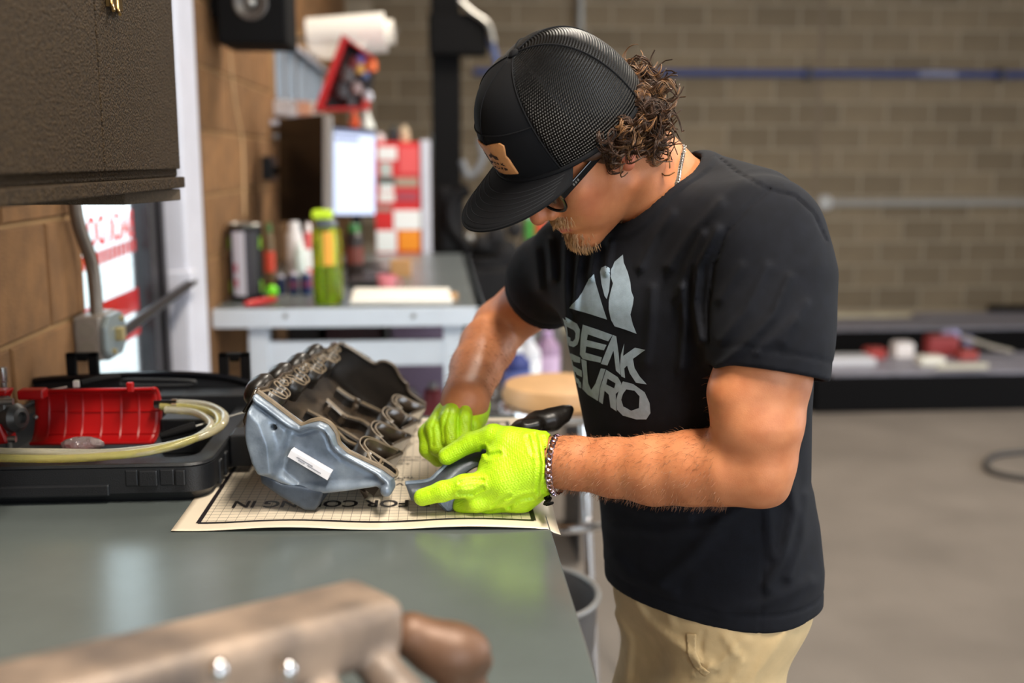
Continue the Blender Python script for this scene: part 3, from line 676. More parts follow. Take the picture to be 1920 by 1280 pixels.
# ---- low floor lift with clutter
m_ramp = M('ramp_black', (9, 8, 9), .8, spec=.1); m_ramptop = M('ramp_top', (112, 110, 120), .45, var=.15)
def ramp(label, px0, Y0, Y1, zt, pxr=2000):
    x0 = Xat(px0, Y0); x1 = Xat(pxr, Y0)+.8
    t = thing('lift_runway', ((x0+x1)/2, Y0, 0), label, 'lift runway', 'runways of the low car lift')
    MB().box((x0, Y0, 0), (x1, Y1, zt-.02)).build('frame', m_ramp, t, bevel=.01)
    MB().box((x0+.1, Y0+.01, zt-.02), (x1, Y1-.01, zt)).build('deck', m_ramptop, t, bevel=.006)
    MB().prism([(x0-.4, Y0+.05, 0), (x0+.1, Y0+.05, zt), (x0+.1, Y0+.05, 0)], (0, Y1-Y0-.1, 0)).build('approach_wedge', m_ramp, t)
    return t
ra = ramp('nearer black runway of the low car lift on the floor', 1545, 6.1, 6.75, .24)
ramp('farther black runway of the low car lift by the wall', 1400, 7.9, 8.5, .22)
x = Xat(1775, 6.1); z = PY(1790, 690, 6.1)[2]
MB().box((x, 6.085, z-.005), (Xat(1872, 6.1), 6.1, z+.03)).build('pale_strip', M('pale_strip', (172, 166, 150), .6), ra)
def clutter(px, py, Y, s, col, lab, z0=.0, cat='box', name='parts_box'):
    p = PY(px, py, Y); p[2] = z0
    t = thing(name, p, lab, cat)
    MB().box(p+[-s[0], -s[1], 0], p+[s[0], s[1], s[2]]).build('body', M('cl_%d_%d_%d' % col, col, .5), t, bevel=.006)
    MB().box(p+[-s[0]*.9, -s[1]*.9, s[2]], p+[s[0]*.9, s[1]*.9, s[2]*1.12]).build('lid', M('cl_%d_%d_%d' % tuple(int(v*.8) for v in col), tuple(int(v*.8) for v in col), .5), t, bevel=.004)
clutter(1692, 650, 6.62, (.06, .05, .09), (214, 206, 204), 'small white carton at the back of the nearer runway', .241)
clutter(1745, 662, 6.35, (.075, .05, .05), (222, 218, 206), 'flat white carton on the nearer runway', .241)
clutter(1640, 655, 6.6, (.06, .05, .06), (150, 46, 40), 'dark red box at the left end of the nearer runway', .24)
clutter(1765, 640, 6.66, (.1, .05, .12), (130, 40, 40), 'dark red toolbox at the back of the nearer runway', .241)
clutter(1812, 650, 6.5, (.06, .05, .06), (140, 50, 44), 'brick red box on the nearer runway beside the jack', .24)
clutter(1570, 668, 6.4, (.22, .08, .05), (186, 184, 188), 'grey plastic tray at the left end of the nearer runway', .24, 'tray', 'plastic_tray')
p = PY(1800, 640, 6.8); t = thing('floor_jack', [p[0], p[1], .2], 'silver floor jack lying between the lift runways', 'jack')
MB().tube([PY(1780, 625, 6.8), PY(1860, 650, 6.6), PY(1900, 660, 6.5)], .018, 8).build('handle', m_steel, t, smooth=True)
for px, py in ((1772, 628), (1785, 626), (1812, 638)): MB().cyl(PY(px, py, 6.75), PY(px, py, 6.75)+[0, -.05, 0], .035, n=14).build('wheel', M('jack_wheel', (130, 126, 160), .4), t, smooth=True)
p = PY(1740, 606, 8.7)
tag(MB().box((Xat(1735, 8.6), 8.55, .0), (6.0, 8.75, PY(1800, 590, 8.6)[2])).build('steel_beam', m_ramptop, bevel=.01), 'grey steel beam lying on the floor in front of the back wall', 'beam')
tag(MB().box((Xat(1880, 8.8), 8.8, PY(1890, 588, 8.8)[2]), (6.5, 8.95, PY(1890, 576, 8.8)[2])).box((6.0, 8.8, 0), (6.1, 8.95, PY(1890, 576, 8.8)[2])).box((Xat(1885, 8.8), 8.82, 0), (Xat(1890, 8.8), 8.93, PY(1890, 580, 8.8)[2])).build('black_rail', m_ramp, bevel=.01), 'black rail on short posts by the back wall', 'rail')
# hose loop on the floor at the right
pts = crom([PZ(2010, 842, .015), PZ(1930, 846, .015), PZ(1870, 852, .015), PZ(1848, 868, .015), PZ(1862, 884, .015), PZ(1920, 896, .015), PZ(2010, 905, .015)], 8)
tag(MB().tube(pts, .014, 10).build('air_hose', M('hose_black', (52, 48, 46), .6), smooth=True), 'dark rubber hose looped on the concrete floor', 'hose')

# ---- shop stool, bottles, trash can between bench and man
Y = 2.75
c = PY(1050, 722, Y); z = c[2]
t = thing('shop_stool', (c[0], Y, 0), 'round tan seated shop stool with chrome frame behind the bench', 'stool')
MB().lathe([(.13, 0), (.15, .01), (.155, .03), (.145, .055), (.08, .065)], (c[0], Y, z-.05), n=36).build('seat', M('tan_vinyl', (196, 152, 104), .45, var=.1), t, smooth=True)
zr = PY(1060, 945, Y)[2]
MB().torus((c[0], Y, max(zr, .25)), (0, 0, 1), .2, .012, 40, 8).build('foot_ring', m_chrome, t, smooth=True)
MB().torus((c[0], Y, z-.06), (0, 0, 1), .15, .014, 40, 8).build('seat_ring', m_chrome, t, smooth=True)
for a in (20, 110, 200, 290):
    d = np.array([math.cos(rad(a)), math.sin(rad(a)), 0])
    MB().tube([np.array([c[0], Y, z-.05])+d*.13, np.array([c[0], Y, .03])+d*.23], .013, 10).build('leg', m_chrome, t, smooth=True)
    MB().lathe([(.02, 0), (.022, .01), (.018, .05)], np.array([c[0], Y, 0])+d*.231).build('rubber_foot', m_black, t, smooth=True)
def jug(px, py, Y, r, h, col, cap, lab, z0=0.):
    p = PY(px, py, Y); p[2] = z0
    t = thing('fluid_bottle', p, lab, 'bottle')
    MB().lathe([(r*.95, 0), (r, .01), (r, h*.7), (r*.5, h*.85), (r*.4, h*.9)], p).build('body', M('jug_%d_%d_%d' % col, col, .4), t, smooth=True)
    MB().lathe([(r*.42, h*.88), (r*.42, h)], p).build('cap', M('jugcap_%d_%d_%d' % cap, cap, .4), t)
    arc_panel(MB(), p, r, rad(200), rad(340), h*.2, h*.55, 12).build('label', M('juglabel_%d' % col[0], tuple(min(255, v+60) for v in col), .5), t, fix=False)
z_ = PY(970, 752, 3.9)[2]
tag(MB().box((Xat(880, 3.9), 3.8, z_-.03), (Xat(1090, 3.9), 4.3, z_)).box((Xat(880, 3.9), 3.8, 0), (Xat(884, 3.9), 4.3, z_)).box((Xat(1086, 3.9), 3.8, 0), (Xat(1090, 3.9), 4.3, z_)).build('low_cart', M('cart_dark', (70, 66, 64), .5), bevel=.006), 'low dark cart behind the stool holding bottles', 'cart')
jug(968, 750, 3.95, .055, .2, (44, 56, 118), (230, 230, 232), 'blue fluid bottle on the low cart beside the stool', z_)
jug(990, 750, 4.1, .05, .22, (200, 200, 206), (200, 200, 210), 'white fluid bottle on the low cart right behind the stool', z_)
jug(1026, 750, 4.2, .05, .22, (150, 120, 150), (180, 150, 190), 'mauve fluid bottle on the low cart above the stool seat', z_)
jug(905, 750, 4.0, .05, .2, (190, 190, 190), (120, 120, 120), 'grey fluid bottle at the left end of the low cart', z_)
# bits under the far bench seen right of the housing
for (px, py, col, lab) in ((770, 735, (206, 208, 206), 'white'), (812, 725, (110, 34, 40), 'dark red')):
    p = PY(px, py, 3.8); p[2] = .31
    t = thing('oil_can', p, '%s oil can on the lower shelf of the far bench' % lab, 'can')
    MB().lathe([(.032, 0), (.036, .01), (.036, PY(px, py-40, 4.3)[2]-.31), (.02, PY(px, py-46, 4.3)[2]-.31)], p).build('body', M('oilcan_'+lab, col, .4), t, smooth=True)
    MB().lathe([(.018, PY(px, py-46, 4.3)[2]-.31), (.018, PY(px, py-54, 4.3)[2]-.31)], p).build('spout', m_steel, t, smooth=True)
# trash can
zr = .62; cL = PZ(1045, 1040, zr); cR = PZ(1127, 1110, zr)
cc = np.array([PZ(1127, 1110, zr)[0]-.16, PZ(1127, 1110, zr)[1]+.02, 0])
t = thing('trash_can', cc, 'dark grey round trash can standing beside the bench', 'trash can')
m_tc = M('grey_trash_plastic', (84, 82, 82), .45, var=.12, vscale=14)
MB().lathe([(.115, 0), (.12, .01), (.155, zr-.01), (.150, zr-.01), (.115, .012), (.0, .012)], cc, n=40).build('body', m_tc, t, smooth=True)
MB().torus(cc+[0, 0, zr-.005], (0, 0, 1), .156, .007, 48, 8).build('rim', M('trash_rim', (120, 118, 116), .4), t, smooth=True)

# ================================================================== NEAR BENCH AND WHAT LIES ON IT
NX0, NX1, NY0, NY1 = XL+.008, .145, -.45, 1.985
m_btop = M('worn_grey_bench_steel', (92, 99, 98), .2, metal=.1, var=.16, vscale=4, bump=.03, bscale=60, detail=9)
wb_ = thing('workbench', ((NX0+NX1)/2, .8, 0), 'grey steel topped workbench in the foreground with the manifold on it', 'workbench')
MB().box((NX0, NY0, BT-.012), (NX1, NY1, BT)).build('bench_top', m_btop, wb_, bevel=.002)
MB().box((NX1-.03, NY0, BT-.06), (NX1, NY1, BT-.012)).build('side_apron', m_fb, wb_, bevel=.003)
MB().box((NX0, NY1-.03, BT-.06), (NX1-.03, NY1, BT-.012)).build('rear_apron', m_fb, wb_, bevel=.003)
MB().box((NX0, NY0, BT-.06), (NX1-.03, NY0+.03, BT-.012)).build('front_apron', m_fb, wb_, bevel=.003)
for x in (NX0+.08, NX1-.1):
    for y in (NY0+.06, NY1-.12): MB().box((x-.03, y, 0), (x+.03, y+.06, BT-.06)).build('leg', m_fb, wb_, bevel=.003)
for y in (NY0+.07, NY1-.1): MB().box((NX0+.11, y, .3), (NX1-.13, y+.03, .38)).build('stretcher', m_fb, wb_, bevel=.003)

# ---- wall cabinet with foam underneath
CX = -.41; cbr = PX(333, 331, CX); CY1 = cbr[1]; CZ0 = cbr[2]; CY0 = .75
m_cab = M('textured_black_coating', (22, 15, 8), .6, vscale=300, bump=1., bscale=300, bdist=.008, spec=.15, col2=(66, 50, 30), detail=2)
t = thing('wall_cabinet', (-.57, 1.3, CZ0), 'black textured wall cabinet hanging over the bench at top left', 'cabinet')
MB().box((XL+.008, CY0, CZ0), (CX, CY1, CZ0+.8)).build('body', m_cab, t, bevel=.003)
ys = PX(171, 60, CX)[1]
MB().box((CX, CY0, CZ0+.012), (CX+.006, ys-.0015, CZ0+.79)).build('door', m_cab, t, bevel=.002)
MB().box((CX, ys+.0015, CZ0+.012), (CX+.006, CY1-.004, CZ0+.79)).build('door', m_cab, t, bevel=.002)
MB().box((CX-.05, CY0, CZ0-.017), (CX+.012, CY1-.003, CZ0)).build('bottom_lip', m_cab, t, bevel=.002)
m_foam = M('grey_foam', (78, 64, 48), .95, var=.2, vscale=200, bump=1., bscale=700, bdist=.003)
fz1 = CZ0-.018; FZ = PX(340, 375, CX+.01)[2]; fq = [PZ(0, 384, FZ), PZ(235, 384, FZ), PZ(340, 375, FZ)]
fm = tag(MB().prism([(XL+.01, fq[0][1]-.02, FZ), *fq, (XL+.01, fq[2][1]+.01, FZ)], (0, 0, fz1-FZ-.0005)).build('foam_slab', m_foam, bevel=.002), 'grey foam slab tucked under the wall cabinet', 'foam')
hk = thing('key_hook', PX(213, 5, CX+.02), 'small brass hooks hanging on the cabinet door', 'hook')
for dx in (0, 12):
    a = PX(207+dx, -25, CX+.012); b = PX(209+dx, 6+dx*.9, CX+.014); c_ = PX(213+dx, 20+dx*.6, CX+.018)
    MB().tube(crom([a, b, c_], 5), .0022, 8).build('hook', M('dark_brass', (120, 96, 58), .3, metal=.9), hk, smooth=True)
MB().box(PX(200, -20, CX+.009)-[.002, .0, .02], PX(228, -20, CX+.013)+[0, 0, .02]).build('hook_plate', M('dark_brass', (120, 96, 58), .3, metal=.9), hk)

# ---- electrical box and conduit on the wall
jb = PX(196, 645, XL+.05)
y0, y1 = PX(137, 640, XL+.004)[1], PX(190, 640, XL+.06)[1]
zt_, zb_ = PX(160, 592, XL+.03)[2], PX(160, 668, XL+.03)[2]
t = thing('junction_box', (XL+.04, y0+.06, zb_), 'grey steel electrical box on the wall beside the door', 'electrical box')
m_jb = M('painted_steel_box', (128, 120, 112), .4, metal=.3, var=.1, vscale=30)
bx0, bx1 = XL+.007, XL+.062; by0 = PX(190, 630, bx1)[1]; by1 = by0+.115
MB().box((bx0, by0, zb_-.012), (bx1, by1, zt_)).build('body', m_jb, t, bevel=.006)
cy_, cz_ = (by0+by1)/2, (zb_+zt_)/2-.006; hh = (zt_-zb_)/2+.004; hw = .066
oc = [(cy_-hw, cz_-hh*.6), (cy_-hw*.6, cz_-hh), (cy_+hw*.6, cz_-hh), (cy_+hw, cz_-hh*.6), (cy_+hw, cz_+hh*.6), (cy_+hw*.6, cz_+hh), (cy_-hw*.6, cz_+hh), (cy_-hw, cz_+hh*.6)]
MB().prism([(bx1, a, b) for a, b in oc], (.014, 0, 0)).build('cover', M('cover_plate_grey', (122, 132, 134), .4, metal=.4), t, bevel=.004)
for dz in (-.022, .018): MB().cyl((bx0+.026, by0-.001, cz_+dz), (bx0+.026, by0+.002, cz_+dz), .016, n=20).build('knockout', M('knockout', (112, 104, 94), .5), t)
for (dy, dz) in ((.0, .0), (.03, .03), (-.03, -.03)):
    MB().cyl((bx1+.014, cy_+dy, cz_+dz), (bx1+.02, cy_+dy, cz_+dz), .006, n=10).build('screw', M('brass_screw', (190, 170, 120), .3, metal=.8), t)
MB().box((bx1+.012, cy_-.012, cz_-.012), (bx1+.03, cy_+.012, cz_+.016)).build('toggle', M('brass_screw', (190, 170, 120), .3, metal=.8), t, bevel=.003)
cpts = crom([(XL+.04, by0+.05, zt_-.01), (XL+.04, by0+.05, zt_+.05), (XL+.038, by0+.042, zt_+.11), (XL+.028, by0+.01, zt_+.19), (XL+.028, by0-.005, zt_+.3), (XL+.028, by0-.01, zt_+.5)], 6)
tag(MB().tube(cpts, .0135, 12).build('conduit_pipe', M('conduit_dull', (120, 110, 100), .35, metal=.7), smooth=True), 'bent steel conduit rising from the electrical box', 'conduit')

# ---- printed paper sheet
PX0, PX1, PY0, PY1 = -.352, .158, 1.362, 1.975
PC = np.array([PX0, PY0]); tilt = (1.352-1.377)/.505     # front edge runs slightly askew
def paper_z(x, y):
    x = np.asarray(x, float); y = np.asarray(y, float)
    z = BT+.0018+.0022*np.exp(-((y-PY0)/.05)**2)*(1+np.sin(x*26+.6))
    over = np.clip(x-.13, 0, 1); z = z+np.where(y < PY0+.14, -over*.35*np.exp(-((y-PY0)/.07)**2), 0)+over*.05*(y > PY0+.1)
    return np.where(x < NX1, np.maximum(z, BT+.0012), z)
def pmap(u, v): # paper-local metres -> world
    x = PX0+u; y = PY0+v+u*tilt; return np.stack([x, y, paper_z(x, y)], -1)
PW, PL = PX1-PX0, PY1-PY0
nu, nv = 60, 70
U, Vv = np.meshgrid(np.linspace(0, PW, nu+1), np.linspace(0, PL, nv+1), indexing='ij')
V = pmap(U.ravel(), Vv.ravel()); Fc = [(i*(nv+1)+j, (i+1)*(nv+1)+j, (i+1)*(nv+1)+j+1, i*(nv+1)+j+1) for i in range(nu) for j in range(nv)]
m_paper = bpy.data.materials.new('cream_grid_paper'); m_paper.use_nodes = True
def grid_paper(m):
    nt = m.node_tree; N = nt.nodes; L = nt.links; b = N['Principled BSDF']; b.inputs['Roughness'].default_value = .45
    tc = N.new('ShaderNodeUVMap'); sp = N.new('ShaderNodeSeparateXYZ'); L.new(tc.outputs['UV'], sp.inputs[0])
    outs = []
    def mth(op, a, bb=None):
        n = N.new('ShaderNodeMath'); n.operation = op
        for i, q in enumerate((a, bb)):
            if q is None: continue
            if isinstance(q, (int, float)): n.inputs[i].default_value = q
            else: L.new(q, n.inputs[i])
        return n.outputs[0]
    g = .0128
    lines = []
    for k, w in (('X', .045), ('Y', .07)):
        f = mth('FRACT', mth('DIVIDE', sp.outputs[k], g)); lines.append(mth('LESS_THAN', f, w))
    ln = mth('MAXIMUM', *lines)
    ins = mth('MULTIPLY', mth('MULTIPLY', mth('GREATER_THAN', sp.outputs['X'], .032), mth('LESS_THAN', sp.outputs['X'], PW-.034)), mth('MULTIPLY', mth('GREATER_THAN', sp.outputs['Y'], .034), mth('LESS_THAN', sp.outputs['Y'], PL-.034)))
    fac = mth('MULTIPLY', ln, ins)
    mx = N.new('ShaderNodeMix'); mx.data_type = 'RGBA'; mx.inputs['A'].default_value = lin((220, 206, 184)); mx.inputs['B'].default_value = lin((70, 62, 56))
    L.new(fac, mx.inputs['Factor']); L.new(mx.outputs['Result'], b.inputs['Base Color'])
grid_paper(m_paper)
sheet = thing('printed_sheet', (-.1, 1.66, BT), 'cream printed sheet with grid and bold heading under the manifold', 'paper')
so = link_mesh('sheet', V, Fc, m_paper, sheet, True)
uv = so.data.uv_layers.new(name='UVMap'); UVv = np.stack([U.ravel(), Vv.ravel()], 1)
for lp in so.data.loops: uv.data[lp.index].uv = UVv[lp.vertex_index]
sd = so.modifiers.new('solid', 'SOLIDIFY'); sd.thickness = .0004; sd.offset = -1
m_ink = M('black_ink', (22, 16, 20), .5)
def strip(pts, w, name):
    P = np.array(pts, float); Pd = np.vstack([np.linspace(P[i], P[i+1], 40) for i in range(len(P)-1)]); V = []; Fc = []
    d = np.gradient(Pd, axis=0); d /= np.linalg.norm(d, axis=1)[:, None]+1e-9; nn = np.stack([-d[:, 1], d[:, 0]], 1)*w/2
    A, B = Pd+nn, Pd-nn; VA = pmap(A[:, 0], A[:, 1]); VB = pmap(B[:, 0], B[:, 1]); VA[:, 2] += .0006; VB[:, 2] += .0006
    n = len(Pd); return link_mesh(name, np.vstack([VA, VB]), [(i, i+1, n+i+1, n+i) for i in range(n-1)], m_ink, sheet)
b0 = .029
for q in (((b0, b0), (PW-b0-.004, b0)), ((b0, b0), (b0, PL-b0)), ((PW-b0-.004, b0), (PW-b0-.004, PL-b0)), ((b0, PL-b0), (PW-b0, PL-b0))): strip(q, .0062, 'border_line')
def ptext(s, right_px, py_base, h, wtot, bold):
    """text upside down for the camera: reads from right to left in the picture"""
    V, Fc = text_mesh(s, 1., .012*bold, 1.)
    V = V-[V[:, 0].min(), V[:, 1].min(), 0]; sx = wtot/V[:, 0].max(); sy = h/V[:, 1].max()
    p = PZ(right_px, py_base, BT+.003); u = (p[0]-PX0)-V[:, 0]*sx; v = (p[1]-PY0-(p[0]-PX0)*tilt)-V[:, 1]*sy
    W_ = pmap(u, v); W_[:, 2] += .0007; return link_mesh('lettering', W_, Fc, m_ink, sheet)
ptext('R', 806, 936, .031, .017, 2.)
ptext('FOR COMING IN', 766, 936, .031, PZ(766, 945, BT)[0]-PZ(440, 945, BT)[0], 2.)
ptext('VE', 758, 904, .012, .022, 1.2); ptext('CA', 757, 896, .012, .020, 1.2); ptext('TH T', 777, 892.5, .010, .028, 1.2)
ptext('A CU', 769, 867, .0085, .026, 1.); ptext('the most', 815, 860, .0085, .058, 1.); ptext('in the', 789, 855, .0085, .036, 1.)
ptext('for the', 800, 826, .008, .05, 1.); ptext('use', 790, 815, .008, .03, 1.)
strip([(PW-.075, PL-.045), (PW-.05, PL-.045), (PW-.05, PL-.11), (PW-.075, PL-.11)], .004, 'corner_box')

# ---- intake manifold housing
FL, FR, BL = PY(477, 741, 1.43), PY(735, 898, 1.43), PY(636, 643, 1.93)
E1 = nrm(FR-FL); AX = BL-FL; AX = nrm(AX-E1*(AX@E1)*0); NU = nrm(np.cross(E1, AX)); NU = -NU if NU[2] < 0 else NU
AXp = nrm(np.cross(NU, E1)); AXp = AXp if AXp[1] > 0 else -AXp
def RPt(x, y, d=0.): return PPL(x, y, FL-NU*d, NU)
man = thing('intake_manifold', (FL+FR)/2*[1, 1, 0]+[0, .2, BT], 'opened engine intake manifold with grey cast end and black ribbed inside', 'engine part')
m_cast = M('grey_cast_metal', (92, 104, 119), .42, metal=.3, var=.24, vscale=26, bump=.15, bscale=300, col2=(142, 155, 170), detail=6)
m_cast_d = M('dark_cast_metal', (64, 74, 88), .45, metal=.4, var=.3, vscale=40, bump=.15, bscale=300)
m_manb = M('black_nylon', (30, 26, 23), .36, var=.35, vscale=30, bump=.12, bscale=250)
m_manb2 = M('oily_brown_nylon', (62, 52, 42), .26, var=.4, vscale=35, bump=.15, bscale=200, coat=.4)
m_edge = M('worn_tan_edge', (112, 97, 77), .5, var=.2, vscale=60)
def polysd(P, poly):
    poly = np.asarray(poly, float); n = len(poly); d = np.full(len(P), 1e9); s = np.ones(len(P))
    for i in range(n):
        a, b = poly[i], poly[i-1]; e = b-a; w = P-a; t = np.clip((w@e)/(e@e), 0, 1); q = w-t[:, None]*e; d = np.minimum(d, (q*q).sum(1))
        c1 = P[:, 1] >= a[1]; c2 = P[:, 1] < b[1]; c3 = e[0]*w[:, 1] > e[1]*w[:, 0]
        s = np.where((c1 & c2 & c3) | (~c1 & ~c2 & ~c3), -s, s)
    return s*np.sqrt(d)
def plane2(pts, o, a1, a2): P = np.asarray(pts)-o; return np.stack([P@a1, P@a2], 1)
PN = np.array([AX[0], AX[1], 0]); PN = nrm(PN)                       # plate faces back along the axis
PU = nrm(np.cross(PN, [0, 0, 1])); PVv = np.array([0, 0, 1.])
plate_px = [(477, 739), (506, 760), (536, 783), (561, 801), (580, 795), (597, 792), (613, 799), (625, 815), (631, 836), (648, 852), (681, 868), (714, 884), (735, 899), (732, 913), (722, 921), (707, 912), (660, 919), (608, 925), (585, 922), (560, 915), (523, 905), (490, 886), (477, 862), (461, 803), (470, 765)]
foot_px = [(486, 880), (530, 905), (610, 918), (598, 948), (590, 956), (572, 956), (525, 930), (490, 905)]
top_px = plate_px[:13]
O_ = PPL(560, 850, FL, PN)
pl2 = plane2([PPL(x, y, FL, PN) for x, y in plate_px], O_, PU, PVv); ft2 = plane2([PPL(x, y, FL, PN) for x, y in foot_px], O_, PU, PVv)
top2 = plane2([PPL(x, y, FL, PN) for x, y in top_px], O_, PU, PVv)
col2_ = plane2([PPL(x, y, FL, PN) for x, y in ((470, 770), (490, 790), (505, 830), (510, 880), (488, 880), (470, 830))], O_, PU, PVv)
bump2 = plane2([PPL(x, y, FL, PN) for x, y in ((546, 812), (580, 808), (606, 815), (618, 835), (628, 850), (700, 893), (640, 900), (560, 905), (530, 880))], O_, PU, PVv)
def f_plate(p):
    q = plane2(p, O_, PU, PVv); w = (p-O_)@PN
    d2 = polysd(q, pl2); dtop = np.full(len(p), 1e9)
    for i in range(len(top2)-1):
        a, b = top2[i], top2[i+1]; e = b-a; ww = q-a; t = np.clip(ww@e/(e@e), 0, 1); dtop = np.minimum(dtop, np.linalg.norm(ww-t[:, None]*e, axis=1))
    front = -.004+.010*np.exp(-(polysd(q, bump2).clip(0)/.006)**2)-.014*np.exp(-(polysd(q, col2_).clip(0)/.008)**2)-.005*np.exp(-((dtop-.004)/.004)**2)+.003*np.exp(-((dtop-.011)/.003)**2)
    d = smax(smax(d2, front-w, .006), w-.03, .004)
    d = smin(d, np.linalg.norm(np.stack([q[:, 0]-top2[-1][0]+.006, q[:, 1]-top2[-1][1]+.012, np.maximum(np.abs(w)-.012, 0)], 1), axis=1)-.008, .008)
    h = np.linalg.norm(q-plane2([PPL(515, 800, FL, PN)], O_, PU, PVv)[0], axis=1)
    return smax(d, -(np.maximum(h-.0042, np.abs(w)-.03)), .002)
lo = np.minimum.reduce([PPL(x, y, FL, PN) for x, y in plate_px+foot_px])-.03; hi = np.maximum.reduce([PPL(x, y, FL, PN) for x, y in plate_px+foot_px])+[.03, .12, .03]
sdf_obj('cast_end', f_plate, lo, hi, .0022, m_cast, man)
sdf_obj('cast_foot', lambda p: smax(smax(polysd(plane2(p, O_, PU, PVv), ft2), -.004-(p-O_)@PN, .006), (p-O_)@PN-.10, .006), lo, hi, .0024, M('dark_cast_metal', (64, 74, 88)), man)
tree_tmp = None
def plate_pt(x, y, off): return PPL(x, y, FL, PN)+PN*off
MB().prism([plate_pt(x, y, -.010) for x, y in ((549, 840), (623, 883), (617, 896), (543, 852))], PN*.02).build('paper_label', M('white_label', (232, 232, 238), .5), man)
for k, (a, b) in enumerate((((560, 852), (590, 870)), ((563, 858), (575, 865)), ((580, 868), (605, 883)))):
    MB().tube([plate_pt(*a, -.0105), plate_pt(*b, -.0105)], .0005, 4).build('label_print', M('grey_print', (110, 110, 122), .6), man)
# black rim lip behind the grey edge
MB().tube(crom([PPL(x, y, FL, PN)+PN*.012+NU*.001 for x, y in top_px], 5), .0042, 8).build('gasket_lip', m_edge, man, smooth=True)
LA = np.linalg.norm(BL-FL)
def LP(u, a, d): return FL+E1*u+AX*(a*LA)-NU*d
Wd = np.linalg.norm(FR-FL)
def slab(pts4, th, name, mat): # quad grid with thickness
    return MB().prism(pts4, -NU*th).build(name, mat, man, smooth=True, bevel=.002)
# outer wall (left), inner floor and right shelf as lofted profile
prof = [(-.002, 0), (.002, .02), (.008, .045), (.022, .062), (.05, .066), (.09, .07), (.125, .07), (.15, .066), (.17, .05), (.19, .042), (.205, .05)]
nA = 24; V = []; Fc = []; npf = len(prof)
for i in range(nA+1):
    a = .04+.94*i/nA
    for (u, d) in prof:
        u = u*(1-.12*a); bulge = .010*math.sin(a*4*2*math.pi)**2 if u < .01 else 0
        V.append(LP(u-bulge*.5, a, d))
for i in range(nA):
    for j in range(npf-1): Fc.append((i*npf+j, i*npf+j+1, (i+1)*npf+j+1, (i+1)*npf+j))
sh = link_mesh('inner_trough', V, Fc, m_manb2, man, True); md = sh.modifiers.new('s', 'SOLIDIFY'); md.thickness = .005; md.offset = 0
for k in range(4):   # outer bulges on the wall side
    c_ = LP(-.014, .2+.2*k, .022); Rm = np.stack([nrm(AX), E1, NU], 1)
    MB().ball(c_, (.034, .018, .026), R=Rm).build('runner_bulge', m_manb, man, smooth=True)
# back end plate with its round hump
back_px = [(636, 643), (652, 650), (690, 674), (703, 681), (714, 677), (727, 678), (740, 686), (749, 703), (757, 714), (764, 720), (768, 735), (798, 757), (786, 800), (700, 800), (640, 760), (610, 700)]
MB().prism([PPL(x, y, BL, PN) for x, y in back_px], PN*.014).build('back_plate', m_manb, man, smooth=True, bevel=.004)
MB().tube(crom([PPL(x, y, BL, PN)-PN*.002 for x, y in back_px[:12]], 4), .003, 6).build('back_edge', M('brown_edge', (80, 70, 60), .4), man, smooth=True)
MB().tube([RPt(640, 646), RPt(692, 676)], .006, 8).build('back_corner_bar', m_manb, man, smooth=True)
# cross ribs on the floor of the trough
Z2 = lambda x, y: (440+x/4.571, 620+y/4.571)
ribs = [[(790, 590), (930, 715), (990, 742), (1090, 770), (1180, 830)], [(620, 680), (760, 752), (850, 818), (900, 838), (1070, 940)], [(880, 490), (980, 560), (1100, 620), (1250, 690)], [(720, 800), (860, 850), (960, 940), (1060, 985)]]
for rb in ribs:
    for off in (0, 14):
        pts = crom([RPt(*Z2(x-off*.5, y+off*1.4), .052) for x, y in rb], 5)
        MB().tube(pts, .0026, 6).build('rib', m_edge if off == 0 else m_manb, man, smooth=True)
        n = len(pts); MB().add(np.vstack([pts, pts-NU*.016]), [(i, i+1, n+i+1, n+i) for i in range(n-1)]).build('rib_wall', m_manb, man, fix=False)
for (x, y, r) in ((1030, 640, 9), (1010, 690, 7), (905, 785, 8), (780, 695, 7)):
    MB().lathe([(r*.0007, 0), (r*.0007, .012), (r*.0004, .014)], RPt(*Z2(x, y), .058), axis=NU, n=12).build('screw_boss', m_manb2, man, smooth=True)
# wavy sealing edge on the wall side
def ribbon(pts, depth, name, mat, rim, r=.0012):
    n = len(pts); o = MB().add(np.vstack([pts, pts-NU*depth]), [(i, i+1, n+i+1, n+i) for i in range(n-1)]).build(name, mat, man, smooth=True, fix=False)
    md = o.modifiers.new('s', 'SOLIDIFY'); md.thickness = .003; md.offset = 0
    MB().tube(pts, r, 6).build(name+'_rim', rim, man, smooth=True)
shape = [(-33, -10), (-24, -4), (-6, 4), (0, -2), (-6, -11), (-19, -19), (-25, -27), (-19, -29), (-9, -22), (1, -22), (-1, -30), (-9, -36)]
tips = [(539, 744, 1.), (575, 718, .95), (606, 697, .82), (632, 677, .68)]
for off in (0, 1):
    path = []
    for (tx, ty, s) in tips: path += [(tx+(dx*s)+off*5, ty+dy*s-off*4) for dx, dy in shape]
    path = [(477+off*4, 739-off*3)]+[(500+off*4, 733-off*3)]+path+[(636, 644)]
    ribbon(crom([RPt(x, y, .001) for x, y in path], 4), .03 if off == 0 else .012, 'wavy_seal', m_manb, m_edge)
for (tx, ty, s) in tips:
    pts = [RPt(tx+dx*s, ty+dy*s, .003) for dx, dy in ((-31, -9), (-22, -13), (-9, -7), (-4, -2), (-8, 1))]
    MB().prism(pts, -NU*.01).build('seal_land', m_edge, man)
